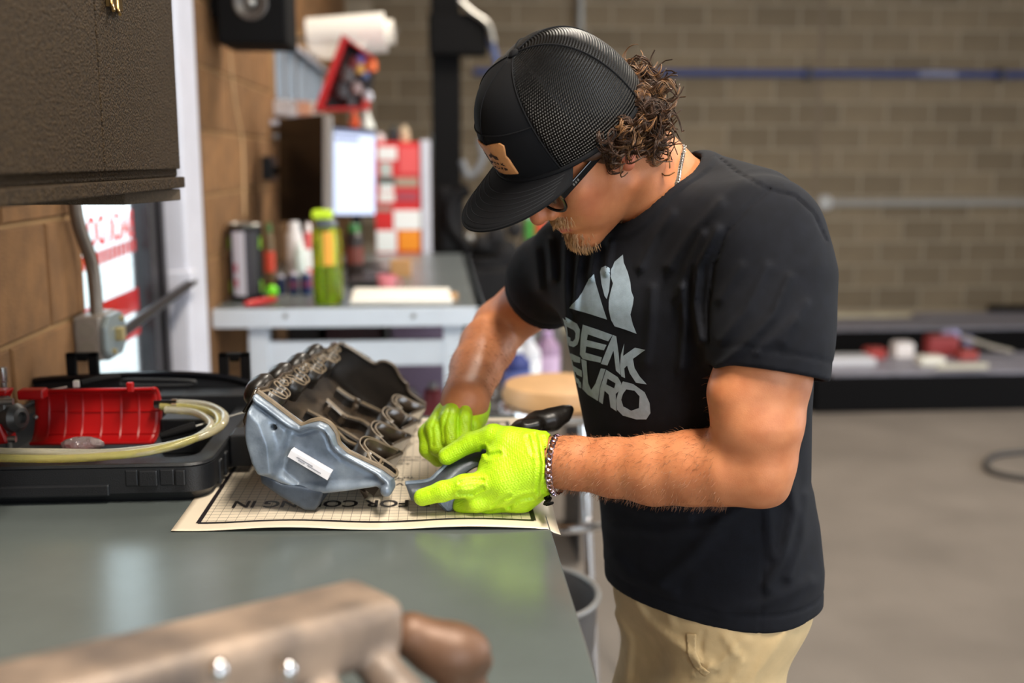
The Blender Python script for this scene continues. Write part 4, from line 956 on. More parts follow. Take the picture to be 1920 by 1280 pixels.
# runner ports along the right edge
loop = [(455, 100), (395, 70), (295, 30), (195, -20), (115, -50), (55, -60), (15, -40), (0, 0), (15, 40), (55, 90), (115, 140), (175, 200), (225, 240), (245, 225)]
for (cx_, cy_2, s) in ((735.4, 748.4, .84), (717.3, 772, .92), (696, 799, 1.), (674.6, 829, 1.08)):
    for ins in (0, 1):
        sc = s/6.095*(1-.22*ins); ox = ins*8*s; oy = ins*2*s
        pts = crom([RPt(cx_+ox+dx*sc, cy_2+oy+dy*sc, -.004) for dx, dy in loop[:14-3*ins]], 4)
        ribbon(pts, .046 if ins == 0 else .03, 'runner_port', m_manb if ins == 0 else m_manb2, m_edge, .0012)
    endp = [RPt(cx_+dx*s/6.095, cy_2+dy*s/6.095, 0.) for dx, dy in ((455, 100), (455, 135), (245, 230), (225, 200))]
    MB().prism([p+NU*.003 for p in endp], -NU*.04).build('runner_end', m_manb2, man, bevel=.002)
bxp = [RPt(x, y, -.003) for x, y in ((690, 846), (712, 858), (743, 880), (741, 893), (726, 892), (700, 872))]
MB().tube(crom(bxp, 3, closed=True), .0022, 6, closed=True).build('end_port_rim', m_edge, man, smooth=True)
MB().tube([RPt(716, 860, -.003), RPt(708, 876, -.003)], .002, 6).build('end_port_bar', m_edge, man)
n = len(bxp); MB().add([p for p in bxp]+[p-NU*.035 for p in bxp], [(i, (i+1) % n, n+(i+1) % n, n+i) for i in range(n)]).build('end_port_wall', m_manb, man, fix=False)

# ---- black tool case with the pump kit
m_case = M('case_black', (22, 24, 28), .42, bump=.25, bscale=600)
case = thing('tool_case', (-.53, 1.7, BT), 'open black plastic tool case on the bench against the wall', 'case')
kx0, kx1, ky0, ky1 = XL+.012, -.325, 1.485, 1.95
def rrect(x0, x1, y0, y1, r, z, n=5):
    out = []
    for (cx, cy, a0) in ((x1-r, y1-r, 0), (x0+r, y1-r, 90), (x0+r, y0+r, 180), (x1-r, y0+r, 270)):
        for k in range(n+1): a = rad(a0+90*k/n); out.append((cx+r*math.cos(a), cy+r*math.sin(a), z))
    return out
def ringwall(mb, A, B):
    n = len(A); return mb.add(A+B, [(i, (i+1) % n, n+(i+1) % n, n+i) for i in range(n)])
zr = BT+.052
mb = MB(); R0 = rrect(kx0+.012, kx1-.012, ky0+.012, ky1, .03, BT+.001); R1 = rrect(kx0, kx1, ky0, ky1, .035, BT+.016); R2 = rrect(kx0, kx1, ky0, ky1, .035, zr); R3 = rrect(kx0+.03, kx1-.03, ky0+.055, ky1-.03, .03, zr); R4 = rrect(kx0+.036, kx1-.036, ky0+.06, ky1-.035, .03, BT+.012)
ringwall(mb, R0, R1); ringwall(mb, R1, R2); ringwall(mb, R2, R3); ringwall(mb, R3, R4); n = len(R4); mb.add(R4, [tuple(range(n))]); mb.add(R0, [tuple(range(n-1, -1, -1))])
mb.build('tray', m_case, case, smooth=True)
MB().tube(rrect(kx0+.004, kx1-.004, ky0+.004, ky1-.004, .034, zr+.002), .004, 6, closed=True).build('tray_lip', m_case, case, smooth=True)
for (pa, pb) in ((235, 262), (262, 300), (300, 330), (330, 352)):
    a, b = PY(pa, 900, ky0)[0], PY(pb, 900, ky0)[0]; dpt = .006 if pa in (262, 330) else .002
    MB().box((a, ky0-dpt, BT+.026), (b-.002, ky0+.01, zr-.002)).build('latch_block', m_case, case, bevel=.002)
a = PY(0, 900, ky0)[0]; MB().box((kx0+.04, ky0-.003, BT+.012), (PY(205, 900, ky0)[0], ky0+.01, BT+.03)).build('front_panel', m_case, case, bevel=.003)
for k in range(9):
    y = ky0+.06+.042*k; MB().box((kx1-.004, y, BT+.008), (kx1+.003, y+.016, zr-.008)).build('side_rib', m_case, case, bevel=.002)
# raised rear rim / lid shell
rim = crom([PY(x, y, ky1+.0) for x, y in ((38, 724), (78, 712), (200, 705), (320, 701), (420, 707), (478, 721), (505, 738))], 6)
MB().tube(rim, .006, 8).build('lid_rim', M('case_black_gloss', (12, 13, 18), .2), case, smooth=True)
n = len(rim); low = rim.copy(); low[:, 2] = BT+.02
MB().add(np.vstack([rim, low]), [(i, i+1, n+i+1, n+i) for i in range(n-1)]).build('lid_shell', m_case, case, fix=False)
rim2 = crom([PY(x, y, ky1-.03) for x, y in ((225, 716), (240, 712), (330, 712), (365, 715), (350, 722), (240, 722), (225, 719)) ], 5)
MB().tube(rim2, .003, 6).build('lid_groove', m_case, case, smooth=True)
for pxc in (157, 441):
    c_ = PY(pxc, 700, ky1+.01); w = 29*ky1/FPX; ht = 40*ky1/FPX
    for s in (-1, 1): MB().box((c_[0]+s*w-(.017 if s > 0 else 0), ky1+.002, c_[2]-.03), (c_[0]+s*w+(.017 if s < 0 else 0), ky1+.016, c_[2]+ht)).build('hinge_post', m_blackm, case, bevel=.002)
    MB().box((c_[0]-w, ky1+.002, c_[2]+ht-.008), (c_[0]+w, ky1+.016, c_[2]+ht)).build('hinge_bar', m_blackm, case, bevel=.002)
    MB().cyl((c_[0]-.008, ky1+.009, c_[2]+ht-.010), (c_[0]+.008, ky1+.009, c_[2]+ht-.010), .006, n=10).build('hinge_pin', m_blackm, case)
# inner compartment blocks
for (x0, y0, x1, y1, Y, dY, h) in ((340, 745, 465, 760, 1.86, .06, .03), (290, 735, 345, 760, 1.86, .05, .03), (300, 785, 400, 800, 1.7, .07, .02), (430, 790, 470, 830, 1.62, .05, .02)):
    a, b = PY(x0, y1, Y), PY(x1, y1, Y)
    MB().box((a[0], Y, BT+.012), (b[0], Y+dY, a[2]+h*.6)).build('compartment', m_case, case, bevel=.003)
# pump kit: red shell
m_redp = M('red_plastic_shell', (150, 10, 12), .35, var=.1, vscale=20, bump=.05, bscale=300, spec=.35)
kit = thing('red_pump_cover', (-.58, 1.66, BT+.03), 'open red plastic pump cover with moulded ribs lying in the case', 'pump')
def arc_pt(u, w):    # u 0..1 along length, w 0..1 across the shell
    xl, xr = PY(40, 780, 1.66)[0], PY(274, 780, 1.66)[0]
    x = xl+(xr-xl)*u; ang = rad(62+(w)*215)
    cy, cz = 1.665, 1.098; ry, rz = .062*(1-.08*u), .040*(1+.04*u)
    x += .008*math.sin(w*math.pi)*(u > .9)
    return np.array([x, cy-ry*math.cos(ang)*.9*0+ry*math.sin(ang*.5+.35)*.9, cz+rz*math.cos(rad(-8+w*186))])
nu_, nw = 22, 16; V = [arc_pt(i/nu_, j/nw) for i in range(nu_+1) for j in range(nw+1)]
so2 = link_mesh('shell', V, [(i*(nw+1)+j, (i+1)*(nw+1)+j, (i+1)*(nw+1)+j+1, i*(nw+1)+j+1) for i in range(nu_) for j in range(nw)], m_redp, kit, True)
md = so2.modifiers.new('s', 'SOLIDIFY'); md.thickness = .004; md.offset = 0
inn = lambda u, w: arc_pt(u, w)+np.array([0, -.003, .0])
for u in (.12, .26, .4, .56, .72, .87): MB().tube([inn(u, w) for w in np.linspace(.02, .98, 18)], .0016, 5).build('shell_rib', m_redp, kit, smooth=True)
for w in (.22, .5, .78): MB().tube([inn(u, w) for u in np.linspace(.1, .99, 14)], .0014, 5).build('shell_rib', m_redp, kit, smooth=True)
for w in (.0, 1.): MB().tube([arc_pt(u, w) for u in np.linspace(0, 1, 20)], .003, 6).build('shell_edge', m_redp, kit, smooth=True)
MB().tube([arc_pt(1, w) for w in np.linspace(0, 1, 20)], .003, 6).build('shell_edge', m_redp, kit, smooth=True)
p = PY(245, 728, 1.69); MB().box(p-[.006, .004, .006], p+[.005, .004, .01]).build('clip', m_redp, kit, bevel=.002)
p0_, p1_ = PY(38, 733, 1.68), PY(75, 739, 1.68); MB().box((p0_[0], 1.665, p1_[2]-.006), (p1_[0]+.01, 1.69, p0_[2]+.004)).build('clip', m_redp, kit, bevel=.003)
MB().prism([PY(-40, 735, 1.63), PY(14, 733, 1.63), PY(2, 760, 1.63), PY(-40, 775, 1.63)], (0, .03, 0)).build('pump_flange', m_redp, kit, bevel=.003)
MB().prism([PY(-40, 800, 1.6), PY(0, 795, 1.6), PY(14, 832, 1.6), PY(-40, 838, 1.6)], (0, .04, 0)).build('pump_flange', m_redp, kit, bevel=.003)
m_gr = M('pump_grey', (70, 68, 66), .4, metal=.5, var=.15, vscale=40)
c_ = PY(33, 783, 1.62)
MB().lathe([(.012, -.035), (.020, -.03), (.022, -.012), (.022, .0), (.015, .008), (.009, .009), (.008, .002)], c_+[.0, 0, 0], axis=nrm([1, -.45, .1])).build('drive_hub', m_gr, kit, smooth=True)
MB().box(c_+[-.045, -.01, -.03], c_+[-.012, .015, .032]).build('drive_bracket', m_gr, kit, bevel=.004)
for dz in (-.03, .028): MB().cyl(c_+[-.04, -.012, dz], c_+[.0, -.012, dz], .005, n=10).build('drive_bolt', m_steel, kit, smooth=True)
p = PY(67, 782, 1.69); MB().ball(p, .004).build('rivet', m_steel, kit, smooth=True)
b = PY(8, 735, 1.72); bt_ = thing('threaded_rod', [b[0], b[1], BT+.05], 'upright threaded steel rod at the left edge of the case', 'bolt')
MB().cyl([b[0], b[1], BT+.02], [b[0], b[1], PY(8, 688, 1.72)[2]], .0052, n=12).build('rod', m_steel, bt_, smooth=True)
for k in range(7): MB().torus([b[0], b[1], PY(8, 690+k*4, 1.72)[2]], (0, 0, 1), .0058, .0013, 14, 5).build('thread', m_chrome, bt_, smooth=True)
# hoses
m_hose = M('clear_yellow_hose', (226, 216, 140), .1, trans=.72, ior=1.35)
m_hose2 = M('clear_hose', (232, 226, 204), .12, trans=.72, ior=1.35)
hp = [[(288, 757, 1.70), (340, 755, 1.71), (390, 760, 1.69), (420, 776, 1.63), (417, 796, 1.575), (385, 815, 1.545), (310, 836, 1.525), (210, 848, 1.515), (110, 848, 1.515), (-30, 846, 1.515)],
      [(300, 762, 1.69), (350, 763, 1.69), (395, 772, 1.66), (411, 788, 1.60), (400, 806, 1.56), (350, 827, 1.53), (280, 845, 1.51), (180, 857, 1.50), (80, 860, 1.50), (-30, 858, 1.50)],
      [(310, 768, 1.68), (360, 772, 1.67), (388, 785, 1.63), (395, 800, 1.585), (368, 820, 1.55), (320, 838, 1.52), (240, 852, 1.505), (150, 855, 1.51), (60, 852, 1.52), (-30, 850, 1.53)]]
hl = ['outermost', 'middle', 'innermost']
for k, pth in enumerate(hp):
    pts = crom([PY(*q) for q in pth], 7)
    tag(MB().tube(pts, .0058, 10).build('clear_hose', m_hose if k == 1 else m_hose2, smooth=True), '%s loop of clear yellowish hose coiled in the tool case' % hl[k], 'hose', 'clear hoses in the tool case')
p = PY(304, 757, 1.695)
tag(MB().tube([p-[.012, 0, 0], p+[.016, 0, 0]], .0072, 6).tube([p+[.016, 0, 0], p+[.024, 0, 0]], .0085, 12).build('hose_fitting', m_chrome, smooth=True), 'shiny hex fitting where the hose leaves the red cover', 'fitting')
tl = thing('probe_tool', PY(365, 805, 1.6), 'black handled probe with thin steel shaft lying in the case', 'tool')
MB().tube([PY(300, 818, 1.60), PY(335, 808, 1.61), PY(352, 803, 1.615), PY(366, 799, 1.62)], [.005, .007, .0075, .0075], 10).build('handle', m_blackm, tl, smooth=True)
MB().tube([PY(366, 799, 1.62), PY(474, 768, 1.68)], .0016, 6).build('shaft', m_steel, tl, smooth=True)
tl = thing('syringe_needle', PY(110, 735, 1.74), 'thin white needle tube with a square cap on the red cover', 'tool')
MB().tube(crom([PY(82, 733, 1.73), PY(105, 729, 1.73), PY(125, 725, 1.73)], 4), .0016, 6).build('needle', M('white_nylon', (214, 208, 196), .4), tl, smooth=True)
c_ = PY(144, 720, 1.73); MB().box(c_-[.005, .005, .005], c_+[.005, .005, .006]).build('cap', M('white_nylon', (214, 208, 196), .4), tl, bevel=.0015)
MB().tube(crom([PY(150, 719, 1.73), PY(185, 711, 1.76), PY(222, 706, 1.8)], 4), .006, 8).build('sleeve', m_blackm, tl, smooth=True)
c_ = PY(155, 833, 1.56)
tag(MB().ball(c_, (.032, .014, .012), 12, 7).build('plastic_wrapper', M('crumpled_clear_film', (170, 150, 150), .1, trans=.7, bump=1., bscale=90, bdist=.01), smooth=True), 'crumpled clear plastic wrapper between cover and hoses', 'wrapper')

# ---- foreground cast part
m_fg = M('brown_grey_casting', (88, 78, 72), .5, metal=.2, vscale=16, bump=.2, bscale=60, col2=(150, 130, 113))
A0, A1 = PY(-120, 1345, .60), PY(690, 1135, .80)
fgT = thing('cast_bracket', [A1[0], A1[1], BT], 'blurred brown-grey cast engine bracket in the nearest foreground', 'engine part')
dA = nrm(A1-A0); sA = nrm(np.cross(dA, [0, 0, 1])); uA = np.cross(sA, dA); RA = np.stack([dA, sA, uA], 1); lenA = np.linalg.norm(A1-A0)
def f_fg(p):
    d = rbox(p, (A0+A1)/2-uA*.012, (lenA/2+.014, .036, .026), .015, RA)
    for k, (px, py, Y) in enumerate(((250, 1300, .68), (420, 1270, .72), (570, 1240, .75), (690, 1200, .78))):
        a = PY(px-10, py+5, Y); b = PY(px+60, py+110, Y-.03); d = smin(d, capsule(p, a, b, .017, .016), .004)
        d = smin(d, capsule(p, b, [b[0]+.02, b[1]+.02, BT+.03], .019, .024), .01)
    d = smax(d, -capsule(p, PY(470, 1250, .66), PY(500, 1330, .66), .010), .006)
    d = smax(d, -capsule(p, PY(330, 1240, .64), PY(352, 1320, .64), .008), .006)
    d = smax(d, -(capsule(p, PY(652, 1086, .79), PY(735, 1082, .80), .008)), .003)
    d = smax(d, -(capsule(p, PY(775, 1160, .74), PY(775, 1160, .84), .0075)), .004)
    return smax(d, BT+.001-p[:, 2], .002)
sdf_obj('casting', f_fg, np.array([-.40, .40, BT-.01]), np.array([.02, .92, 1.26]), .005, m_fg, fgT)
m_fg2 = M('brown_casting', (104, 74, 54), .5, metal=.2, var=.2, vscale=14)
LC = PY(845, 1222, .80)
def f_lobe(p):
    d = ellip(p, LC, (.032, .022, .022)); d = smin(d, capsule(p, PY(770, 1190, .80), LC, .018, .02), .01); d = smin(d, capsule(p, LC, [LC[0]+.02, LC[1]+.02, BT+.02], .018, .022), .01)
    d = smin(d, ball(p, PY(905, 1240, .81), .008), .01)
    return smax(d, BT+.001-p[:, 2], .002)
sdf_obj('brown_lobe', f_lobe, LC-[.08, .06, .22], LC+[.08, .08, .05], .004, m_fg2, fgT)
for (px, py, Y) in ((410, 1258, .655), (540, 1258, .69)): MB().ball(PY(px, py, Y), (.006, .006, .008)).build('bright_bolt', m_chrome, fgT, smooth=True)

# ================================================================== THE MECHANIC
HR = np.array([[-0.6725, 0.4499, -0.5876], [-0.1897, -0.8722, -0.4508], [-0.7153, -0.1917, 0.672]])
HT = np.array([.1912, 1.4214, 1.5268])
def H(x, y, z): return HT + HR@np.array([x, y, z], float)          # head-local (forward, left, up) -> place
def toH(p): return (p-HT)@HR
FACE = nrm([-.77, -.64, 0]); LEFTV = np.cross([0, 0, 1.], FACE)     # chest direction, body left
SHL, SHR = PY(1458, 425, 1.315), PY(1062, 470, 1.62)
NECK0, NECK1 = H(-.028, 0, -.05), PY(1264, 402, 1.48)
ELL, WRL = PY(1424, 884, 1.265), PY(1050, 867, 1.39)
ELR, WRR = PY(938, 612, 1.80), PY(872, 752, 1.565)
man_root = thing('person', [PY(1345, 1100, 1.47)[0], 1.47, 0], 'mechanic in black cap and t-shirt, bent over the bench in lime gloves', 'person')

# ---- torso profile
LV = [(1290, 1152, 1500, 1.48), (1195, 1150, 1500, 1.48), (1100, 1142, 1518, 1.475), (1040, 1139, 1520, 1.475), (960, 1132, 1512, 1.475), (880, 1116, 1496, 1.475), (760, 1092, 1496, 1.475), (650, 1070, 1500, 1.475), (560, 1057, 1490, 1.475), (480, 1052, 1470, 1.475), (400, 1075, 1440, 1.475)]
zs, cxs, cys, aa = [], [], [], []
for (y, l, r, Y) in LV:
    a, b = PY(l, y, Y), PY(r, y, Y); zs.append((a[2]+b[2])/2); cxs.append((a[0]+b[0])/2); cys.append(Y); aa.append((b[0]-a[0])/2/.86*.95)
o_ = np.argsort(zs); zs, cxs, cys, aa = [np.array(q)[o_] for q in (zs, cxs, cys, aa)]
def f_torso(p, grow=0., ratio=.74):
    z = p[:, 2]; cx = np.interp(z, zs, cxs); cy = np.interp(z, zs, cys); a = np.interp(z, zs, aa)+grow; b = a*ratio
    dx, dy = p[:, 0]-cx, p[:, 1]-cy; u = dx*LEFTV[0]+dy*LEFTV[1]; v = dx*FACE[0]+dy*FACE[1]
    k = ((np.abs(u)/a)**2.3+(np.abs(v)/b)**2.3)**(1/2.3)
    return (k-1)*np.minimum(a, b)*.92
ZHEM = PY(1400, 1193, 1.31)[2]
ZTOP = SHL[2]-.005
def f_yoke(p, g=0.):
    d = smin(capsule(p, SHL-[.02, .0, .02], SHR-[-.02, 0, .02], .068+g, .066+g), capsule(p, NECK1-[0, 0, .02], SHL-[.03, 0, .01], .072+g, .066+g), .04)
    d = smin(d, capsule(p, NECK1-[0, 0, .02], SHR+[.03, 0, -.01], .072+g, .06+g), .04)
    d = smin(d, capsule(p, PY(1318, 352, 1.50), PY(1420, 395, 1.38), .050+g, .056+g), .03)
    return d
def f_trunk(p, g=0.):
    t = smax(f_torso(p, g), p[:, 2]-(ZTOP-.06), .06)
    return smin(t, f_yoke(p, g), .06)

# ---- skin: head, neck, arms, trunk in one surface
def f_head(p):
    q = toH(p); s = q.copy(); s[:, 1] = np.abs(q[:, 1])
    d = ellip(s, (-.008, 0, .045), (.096, .076, .088))
    d = smin(d, ellip(s, (.030, 0, -.030), (.062, .060, .080)), .03)
    d = smin(d, capsule(s, (.000, .050, -.066), (.070, .012, -.105), .020, .017), .03)      # jaw
    d = smin(d, ball(s, (.080, .0, -.102), .019), .018)                                      # chin
    d = smin(d, ball(s, (.056, .043, -.022), .022), .025)                                    # cheek
    d = smin(d, ball(s, (.058, .030, -.058), .026), .022)
    d = smin(d, capsule(s, (.083, .0, .027), (.072, .042, .024), .012, .010), .014)          # brow
    d = smax(d, -ball(s, (.094, .033, .004), .013), .016)                                    # eye socket
    d = smin(d, ball(s, (.073, .032, .003), .0125), .004)                                    # eyeball and lid
    d = smin(d, capsule(s, (.088, 0, .014), (.110, 0, -.028), .0085, .0105), .012)           # nose ridge
    d = smin(d, ball(s, (.113, .0, -.031), .0105), .006)
    d = smin(d, ball(s, (.099, .0115, -.036), .0085), .007)                                  # nostril wing
    d = smax(d, -ball(s, (.106, .006, -.0415), .0035), .003)
    d = smin(d, ellip(s, (.080, 0, -.064), (.019, .030, .020)), .012)                        # muzzle
    d = smin(d, capsule(s, (.0965, .0, -.0625), (.084, .021, -.068), .0058, .0030), .005)    # upper lip
    d = smin(d, capsule(s, (.0955, .0, -.0745), (.084, .019, -.071), .0068, .0032), .005)    # lower lip
    d = smax(d, -capsule(s, (.103, .0, -.0685), (.090, .022, -.0695), .0016, .001), .002)
    ear = ellip(s, (-.010, .077, .002), (.019, .0085, .033)); ear = smax(ear, -ellip(s, (-.006, .086, .004), (.010, .007, .019)), .004)
    d = smin(d, ear, .006); d = smin(d, ball(s, (-.003, .075, -.030), .0085), .006)
    return d
ARM_L = [(SHL-[.0, 0, .02], .058), (PY(1440, 560, 1.30), .058), (PY(1431, 705, 1.275), .0575), (PY(1425, 790, 1.265), .052), (ELL+[.0, .0, .02], .0435), (PY(1422, 893, 1.263), .039)]
FORE_L = [(PY(1420, 882, 1.265), .039), (PY(1360, 874, 1.285), .0485), (PY(1298, 877, 1.305), .047), (PY(1226, 881, 1.33), .0445), (PY(1149, 876, 1.358), .038), (PY(1080, 868, 1.38), .0343), (PY(1045, 866, 1.391), .0325), (PY(985, 870, 1.395), .028)]
ARM_R = [(SHR-[0, 0, .02], .056), (PY(1012, 552, 1.74), .050), (ELR, .044)]
FORE_R = [(ELR, .044), (PY(915, 648, 1.745), .045), (PY(893, 690, 1.68), .0405), (WRR, .034), (PY(850, 790, 1.545), .026)]
def cch(p, L, k=.012): return chain(p, [a for a, r in L], [r for a, r in L], k)
def f_arms(p):
    aL = smin(cch(p, ARM_L), cch(p, FORE_L), .016); aL = smin(aL, ball(p, PY(1446, 916, 1.27), .019), .016)
    aL = smin(aL, capsule(p, PY(1372, 740, 1.255), PY(1385, 800, 1.255), .028, .025), .03)
    aR = smin(cch(p, ARM_R), cch(p, FORE_R), .014)
    return np.minimum(aL, aR)
def f_neck(p, g=0.):
    d = capsule(p, NECK0, NECK1, .056+g, .064+g)
    return smin(d, capsule(p, H(-.055, 0, -.03), PY(1284, 350, 1.50), .038+g, .036+g), .03)
def f_body(p):
    d = smin(f_head(p), f_neck(p), .016)
    d = smin(d, np.maximum(f_trunk(p, -.016), ZHEM+.03-p[:, 2]), .02)
    d = smin(d, f_arms(p), .012)
    return d
m_skin = bpy.data.materials.new('tanned_skin'); m_skin.use_nodes = True
def skin_nodes(m):
    nt = m.node_tree; N = nt.nodes; L = nt.links; b = N['Principled BSDF']
    b.inputs['Roughness'].default_value = .5; b.inputs['Subsurface Weight'].default_value = .12; b.inputs['Subsurface Radius'].default_value = (.010, .004, .002); b.inputs['Subsurface Scale'].default_value = 1.
    at = N.new('ShaderNodeAttribute'); at.attribute_name = 'tint'
    tc = N.new('ShaderNodeTexCoord'); n1 = N.new('ShaderNodeTexNoise'); n1.inputs['Scale'].default_value = 38; n1.inputs['Detail'].default_value = 6; L.new(tc.outputs['Object'], n1.inputs['Vector'])
    rp = N.new('ShaderNodeValToRGB'); rp.color_ramp.elements[0].position = .3; rp.color_ramp.elements[1].position = .72; rp.color_ramp.elements[0].color = lin((184, 112, 71)); rp.color_ramp.elements[1].color = lin((204, 134, 90)); L.new(n1.outputs['Fac'], rp.inputs['Fac'])
    mx = N.new('ShaderNodeMix'); mx.data_type = 'RGBA'; L.new(at.outputs['Fac'], mx.inputs['Factor']); L.new(rp.outputs['Color'], mx.inputs['A']); mx.inputs['B'].default_value = lin((190, 88, 84)); L.new(mx.outputs['Result'], b.inputs['Base Color'])
    n2 = N.new('ShaderNodeTexNoise'); n2.inputs['Scale'].default_value = 900; n2.inputs['Detail'].default_value = 3; L.new(tc.outputs['Object'], n2.inputs['Vector'])
    bp = N.new('ShaderNodeBump'); bp.inputs['Strength'].default_value = .25; bp.inputs['Distance'].default_value = .0012; L.new(n2.outputs['Fac'], bp.inputs['Height']); L.new(bp.outputs['Normal'], b.inputs['Normal'])
skin_nodes(m_skin)
lo = np.array([min(ELR[0], HT[0]-.14)-.1, 1.12, ZHEM-.06]); hi = np.array([SHL[0]+.1, 1.90, 1.72])
body, BV, BF = sdf_obj('body', f_body, lo, hi, .0032, m_skin, man_root)
q = toH(BV); ya = np.abs(q[:, 1])
lip = np.exp(-((q[:, 2]+.0685)/.0062)**4)*np.clip((.0225-ya)/.004, 0, 1)*np.clip((q[:, 0]-.083)/.005, 0, 1)
flush = .34*np.exp(-(((q[:, 0]-.062)/.022)**2+((ya-.050)/.02)**2+((q[:, 2]+.030)/.02)**2))+.4*np.exp(-(((q[:, 0]-.112)/.014)**2+((ya)/.012)**2+((q[:, 2]+.030)/.014)**2))+.45*np.exp(-(((q[:, 0]+.005)/.02)**2+((ya-.08)/.012)**2+((q[:, 2]+.02)/.03)**2))
ta = body.data.attributes.new('tint', 'FLOAT', 'POINT'); ta.data.foreach_set('value', np.clip(lip*.85+flush, 0, 1).astype(np.float32))
TB = bvh(BV, BF)

# ---- t-shirt
FOLDS = [  # (polyline, height m, width px)
    ([(1340, 692), (1395, 648), (1450, 590), (1480, 520)], .0035, 9), ([(1350, 640), (1400, 580), (1440, 500)], .0025, 9), ([(1470, 640), (1510, 570)], .0025, 10), ([(1350, 560), (1390, 500)], .002, 9), ([(1420, 660), (1490, 600)], .002, 9),
    ([(1345, 430), (1308, 500), (1302, 570), (1312, 640)], .0045, 8), ([(1318, 440), (1290, 500), (1270, 560)], .003, 9), ([(1280, 540), (1283, 620), (1276, 690)], .004, 8), ([(1222, 540), (1218, 620), (1210, 680)], .0025, 9), ([(1350, 380), (1300, 430), (1255, 500)], .003, 10), ([(1260, 400), (1230, 440), (1200, 500)], .0025, 9),
    ([(1062, 455), (1060, 520), (1062, 600)], .004, 7), ([(1090, 458), (1082, 520), (1078, 580)], .0035, 6), ([(1118, 462), (1108, 520)], .0035, 6), ([(1145, 455), (1137, 510)], .003, 6), ([(1030, 450), (1036, 520)], .004, 8), ([(1005, 470), (1012, 540)], .003, 8),
    ([(1150, 985), (1240, 1000), (1340, 985), (1440, 925)], .004, 13), ([(1345, 985), (1300, 1040), (1240, 1090)], .003, 14), ([(1478, 880), (1490, 960), (1470, 1040), (1440, 1100)], .004, 12), ([(1512, 930), (1505, 1010), (1480, 1080)], .003, 11), ([(1440, 960), (1450, 1040)], .003, 11), ([(1150, 1040), (1180, 1080), (1260, 1110)], .003, 12), ([(1130, 900), (1200, 960), (1290, 970)], .003, 12), ([(1520, 1090), (1440, 1130), (1350, 1150)], .002, 12)]
GROOVES = [([(1343, 292), (1380, 322), (1441, 356)], .0022, 2.4), ([(1441, 356), (1400, 392), (1360, 440), (1338, 500), (1328, 570), (1330, 640)], .0035, 3.), ([(1441, 356), (1490, 368), (1525, 400), (1548, 450)], .003, 3.), ([(1425, 960), (1430, 1060), (1425, 1190)], .0015, 2.5)]
def pl_dist(px, line):
    d = np.full(len(px), 1e9)
    for i in range(len(line)-1):
        a = np.array(line[i], float); e = np.array(line[i+1], float)-a; w = px-a; t = np.clip(w@e/(e@e), 0, 1); d = np.minimum(d, np.linalg.norm(w-t[:, None]*e, axis=1))
    return d
SLL = [(SHL+[-.012, 0, -.012], .066), (PY(1447, 520, 1.30), .0725), (PY(1441, 620, 1.285), .0735), (PY(1440, 745, 1.27), .074)]
SLR = [(SHR+[.01, 0, -.01], .062), (PY(1030, 520, 1.69), .062), (PY(1004, 580, 1.76), .0605)]
nL = nrm(PY(1437, 705, 1.29)-PY(1447, 520, 1.315)+np.array([-.012, 0, 0])); cutL = PY(1440, 699, 1.277)
nR = nrm(ELR-SHR); cutR = PY(1011, 553, 1.735)
def f_shirt(p):
    t = np.maximum(f_trunk(p), -1)
    sl = smax(cch(p, SLL, .03), (p-cutL)@nL, .003); sr = smax(cch(p, SLR, .03), (p-cutR)@nR, .003)
    # hem stitching grooves on the sleeves
    sl = sl+.0014*np.exp(-(((p-cutL)@nL+.022)/.0030)**2); sr = sr+.0014*np.exp(-(((p-cutR)@nR+.022)/.0030)**2)
    d = smin(t, sl, .022); d = smin(d, sr, .022)
    px = proj(p)
    for ln, h, w in FOLDS: d = d-1.6*h*np.exp(-(pl_dist(px, ln)/w)**2)
    for ln, h, w in GROOVES: d = d+h*np.exp(-(pl_dist(px, ln)/w)**2)
    d = d+.0014*np.exp(-((p[:, 2]-ZHEM-.024)/.0030)**2)
    sway = .002*np.sin(p[:, 0]*31+p[:, 1]*17)
    d = smax(d, ZHEM+sway-p[:, 2], .003)
    nk = f_neck(p, .0065); d = d-.0028*np.clip((.021-nk)/.004, 0, 1)
    d = smax(d, -nk, .003)
    # openings of the sleeves
    d = smax(d, -np.maximum(cch(p, [(a, r-.009) for a, r in SLL], .03), -(p-cutL)@nL-.03), .002)
    d = smax(d, -np.maximum(cch(p, [(a, r-.009) for a, r in SLR], .03), -(p-cutR)@nR-.03), .002)
    return d*.8
m_shirt = M('black_cotton', (15, 17, 24), .9, var=.2, vscale=60, bump=.35, bscale=1400, bdist=.0008, spec=.25)
shirt, SV, SF = sdf_obj('t_shirt', f_shirt, np.array([SHR[0]-.13, 1.12, ZHEM-.02]), np.array([SHL[0]+.12, 1.86, 1.60]), .0042, m_shirt, man_root, 'black crew neck t-shirt with a faded grey chest print')
TS = bvh(SV, SF)
Z3 = lambda L: [(1000+x/3.2, 430+y/3.2) for x, y in L]
